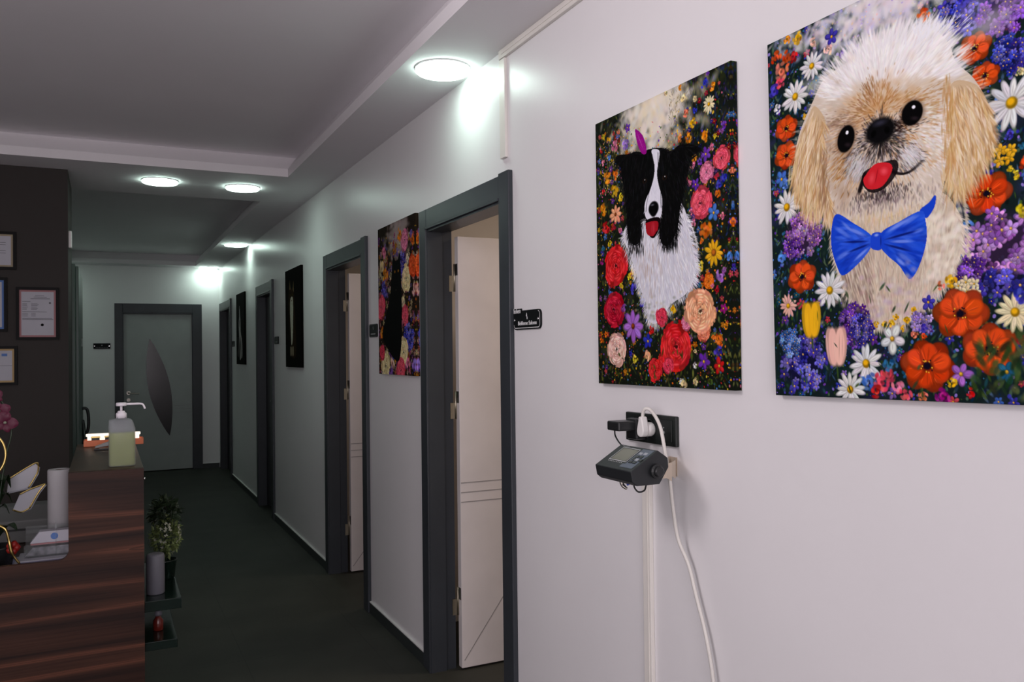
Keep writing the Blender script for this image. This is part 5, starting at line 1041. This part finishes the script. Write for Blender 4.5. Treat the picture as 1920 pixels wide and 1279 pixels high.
# ------------------------------------------------------------------ framed certificates on the dark wall
YW = 5.6995
def certificate(x0, x1, z0, z1, bm_, label, kind):
    o = thing('picture_frame', label, 'certificate', ((x0+x1)/2, YW, z0), 'framed certificates on the dark wall'); fr = MB(); t = .016
    fr.box(x0, x1, YW-.018, YW, z0, z0+t).box(x0, x1, YW-.018, YW, z1-t, z1).box(x0, x0+t, YW-.018, YW, z0+t, z1-t).box(x1-t, x1, YW-.018, YW, z0+t, z1-t)
    fr.build('frame', 'picf', o); a0, a1, b0, b1 = x0+t, x1-t, z0+t, z1-t
    MB().box(a0, a1, YW-.006, YW-.001, b0, b1).build('mount', bm_, o); g = .011
    pm = 'paper'; MB().box(a0+g, a1-g, YW-.0068, YW-.006, b0+g, b1-g).build('certificate_sheet', pm, o); t_ = MB(); y_ = YW-.0074; w0, w1 = a0+g, a1-g; hh = b1-b0; ww = w1-w0
    def ln(fx0, fx1, fz, th=.0022): t_.box(w0+ww*fx0, w0+ww*fx1, y_, YW-.0068, b0+hh*fz-th/2, b0+hh*fz+th/2)
    if kind == 'form':
        ln(.42, .70, .88); ln(.38, .78, .85); ln(.28, .88, .815, .003); ln(.03, .28, .755, .003)
        for i in range(6): ln(.03, rnd.uniform(.12, .22), .715-i*.026); ln(.30, rnd.uniform(.42, .62), .715-i*.026)
        ln(.03, .78, .535, .002)
        for i in range(3): ln(.03, .2, .50-i*.026); ln(.30, .44, .50-i*.026)
        ln(.03, .95, .40, .003); ln(.03, .98, .375, .003)
        t_.lathe([(.0085, 0), (.0085, -.0006), (.0065, -.0006), (.0065, 0)], (w0+ww*.64, YW-.0068, b0+hh*.26), 'y', 18)
        t_.box(w0+ww*.83, w0+ww*.93, y_, YW-.0068, b0+hh*.66, b0+hh*.72)
    elif kind == 'diploma':
        for fz in (.75, .68, .5, .42): ln(.1, .85, fz)
    else:
        ln(.0, 1, .5, .002); ln(.2, .6, .40, .003); ln(.3, .55, .36)
    t_.build('printed_text', 'ink', o)
    if kind == 'form': MB().box(w0+ww*.82, w0+ww*.94, YW-.0076, YW-.0074, b0+hh*.65, b0+hh*.77).lathe([(.006, 0), (.006, -.0006)], (w0+ww*.88, YW-.0076, b0+hh*.725), 'y', 12, mi=1).build('portrait_photo', ['paper', 'ink'], o)
    if kind == 'letter': MB().box(w0+ww*.70, w0+ww*.86, YW-.0074, YW-.0068, b0+hh*.78, b0+hh*.86).build('blue_stamp', 'blub', o)
certificate(-.4735, -.2500, 1.588, 1.902, 'redb', 'framed certificate with a dusty red border, rightmost of the group', 'form')
certificate(-.70, -.4710, 2.003, 2.228, 'tanb', 'framed certificate with a tan patterned border, topmost of the group', 'diploma')
certificate(-.74, -.5180, 1.636, 1.956, 'blub', 'framed certificate with a blue border at the left edge', 'diploma')
certificate(-.70, -.4670, 1.321, 1.551, 'yelb', 'framed certificate with an ochre border, lowest of the group', 'letter')
tag(MB().box(-.2, -.180, 5.72, 5.78, 2.150, 2.255, .006).build('motion_sensor', 'white', loc=(-.2, 5.75, 2.15)), 'small white sensor on the edge of the dark wall', 'sensor')

# ------------------------------------------------------------------ tall cabinet beyond the dark wall
o = thing('tall_cabinet', 'tall dark green cabinet standing beyond the dark wall with a black pull handle', 'cabinet', (-.58, 6.87, 0))
MB().box(-.95, -.180, 6.34, 7.42, .0, 2.115, .004).build('cabinet_body', 'cab', o)
for a, b in ((6.36, 6.875), (6.885, 7.40)): MB().box(-.180, -.160, a, b, .06, 2.100, .003).build('cabinet_door', 'cab', o)
MB().tube([(-.160, 7.10, 1.09), (-.130, 7.10, 1.085), (-.118, 7.10, 1.03), (-.118, 7.10, .95), (-.132, 7.10, .90), (-.160, 7.10, .895)], .011, 10).build('pull_handle', 'black', o)
MB().tube([(-.158, 7.10, 1.0), (-.15, 7.08, .93), (-.145, 7.05, .86), (-.15, 7.03, .76)], .014, 8).build('hanging_strap', 'black', o)
MB().box(-.160, -.154, 7.02, 7.04, 1.56, 1.62).build('latch', 'grey', o)
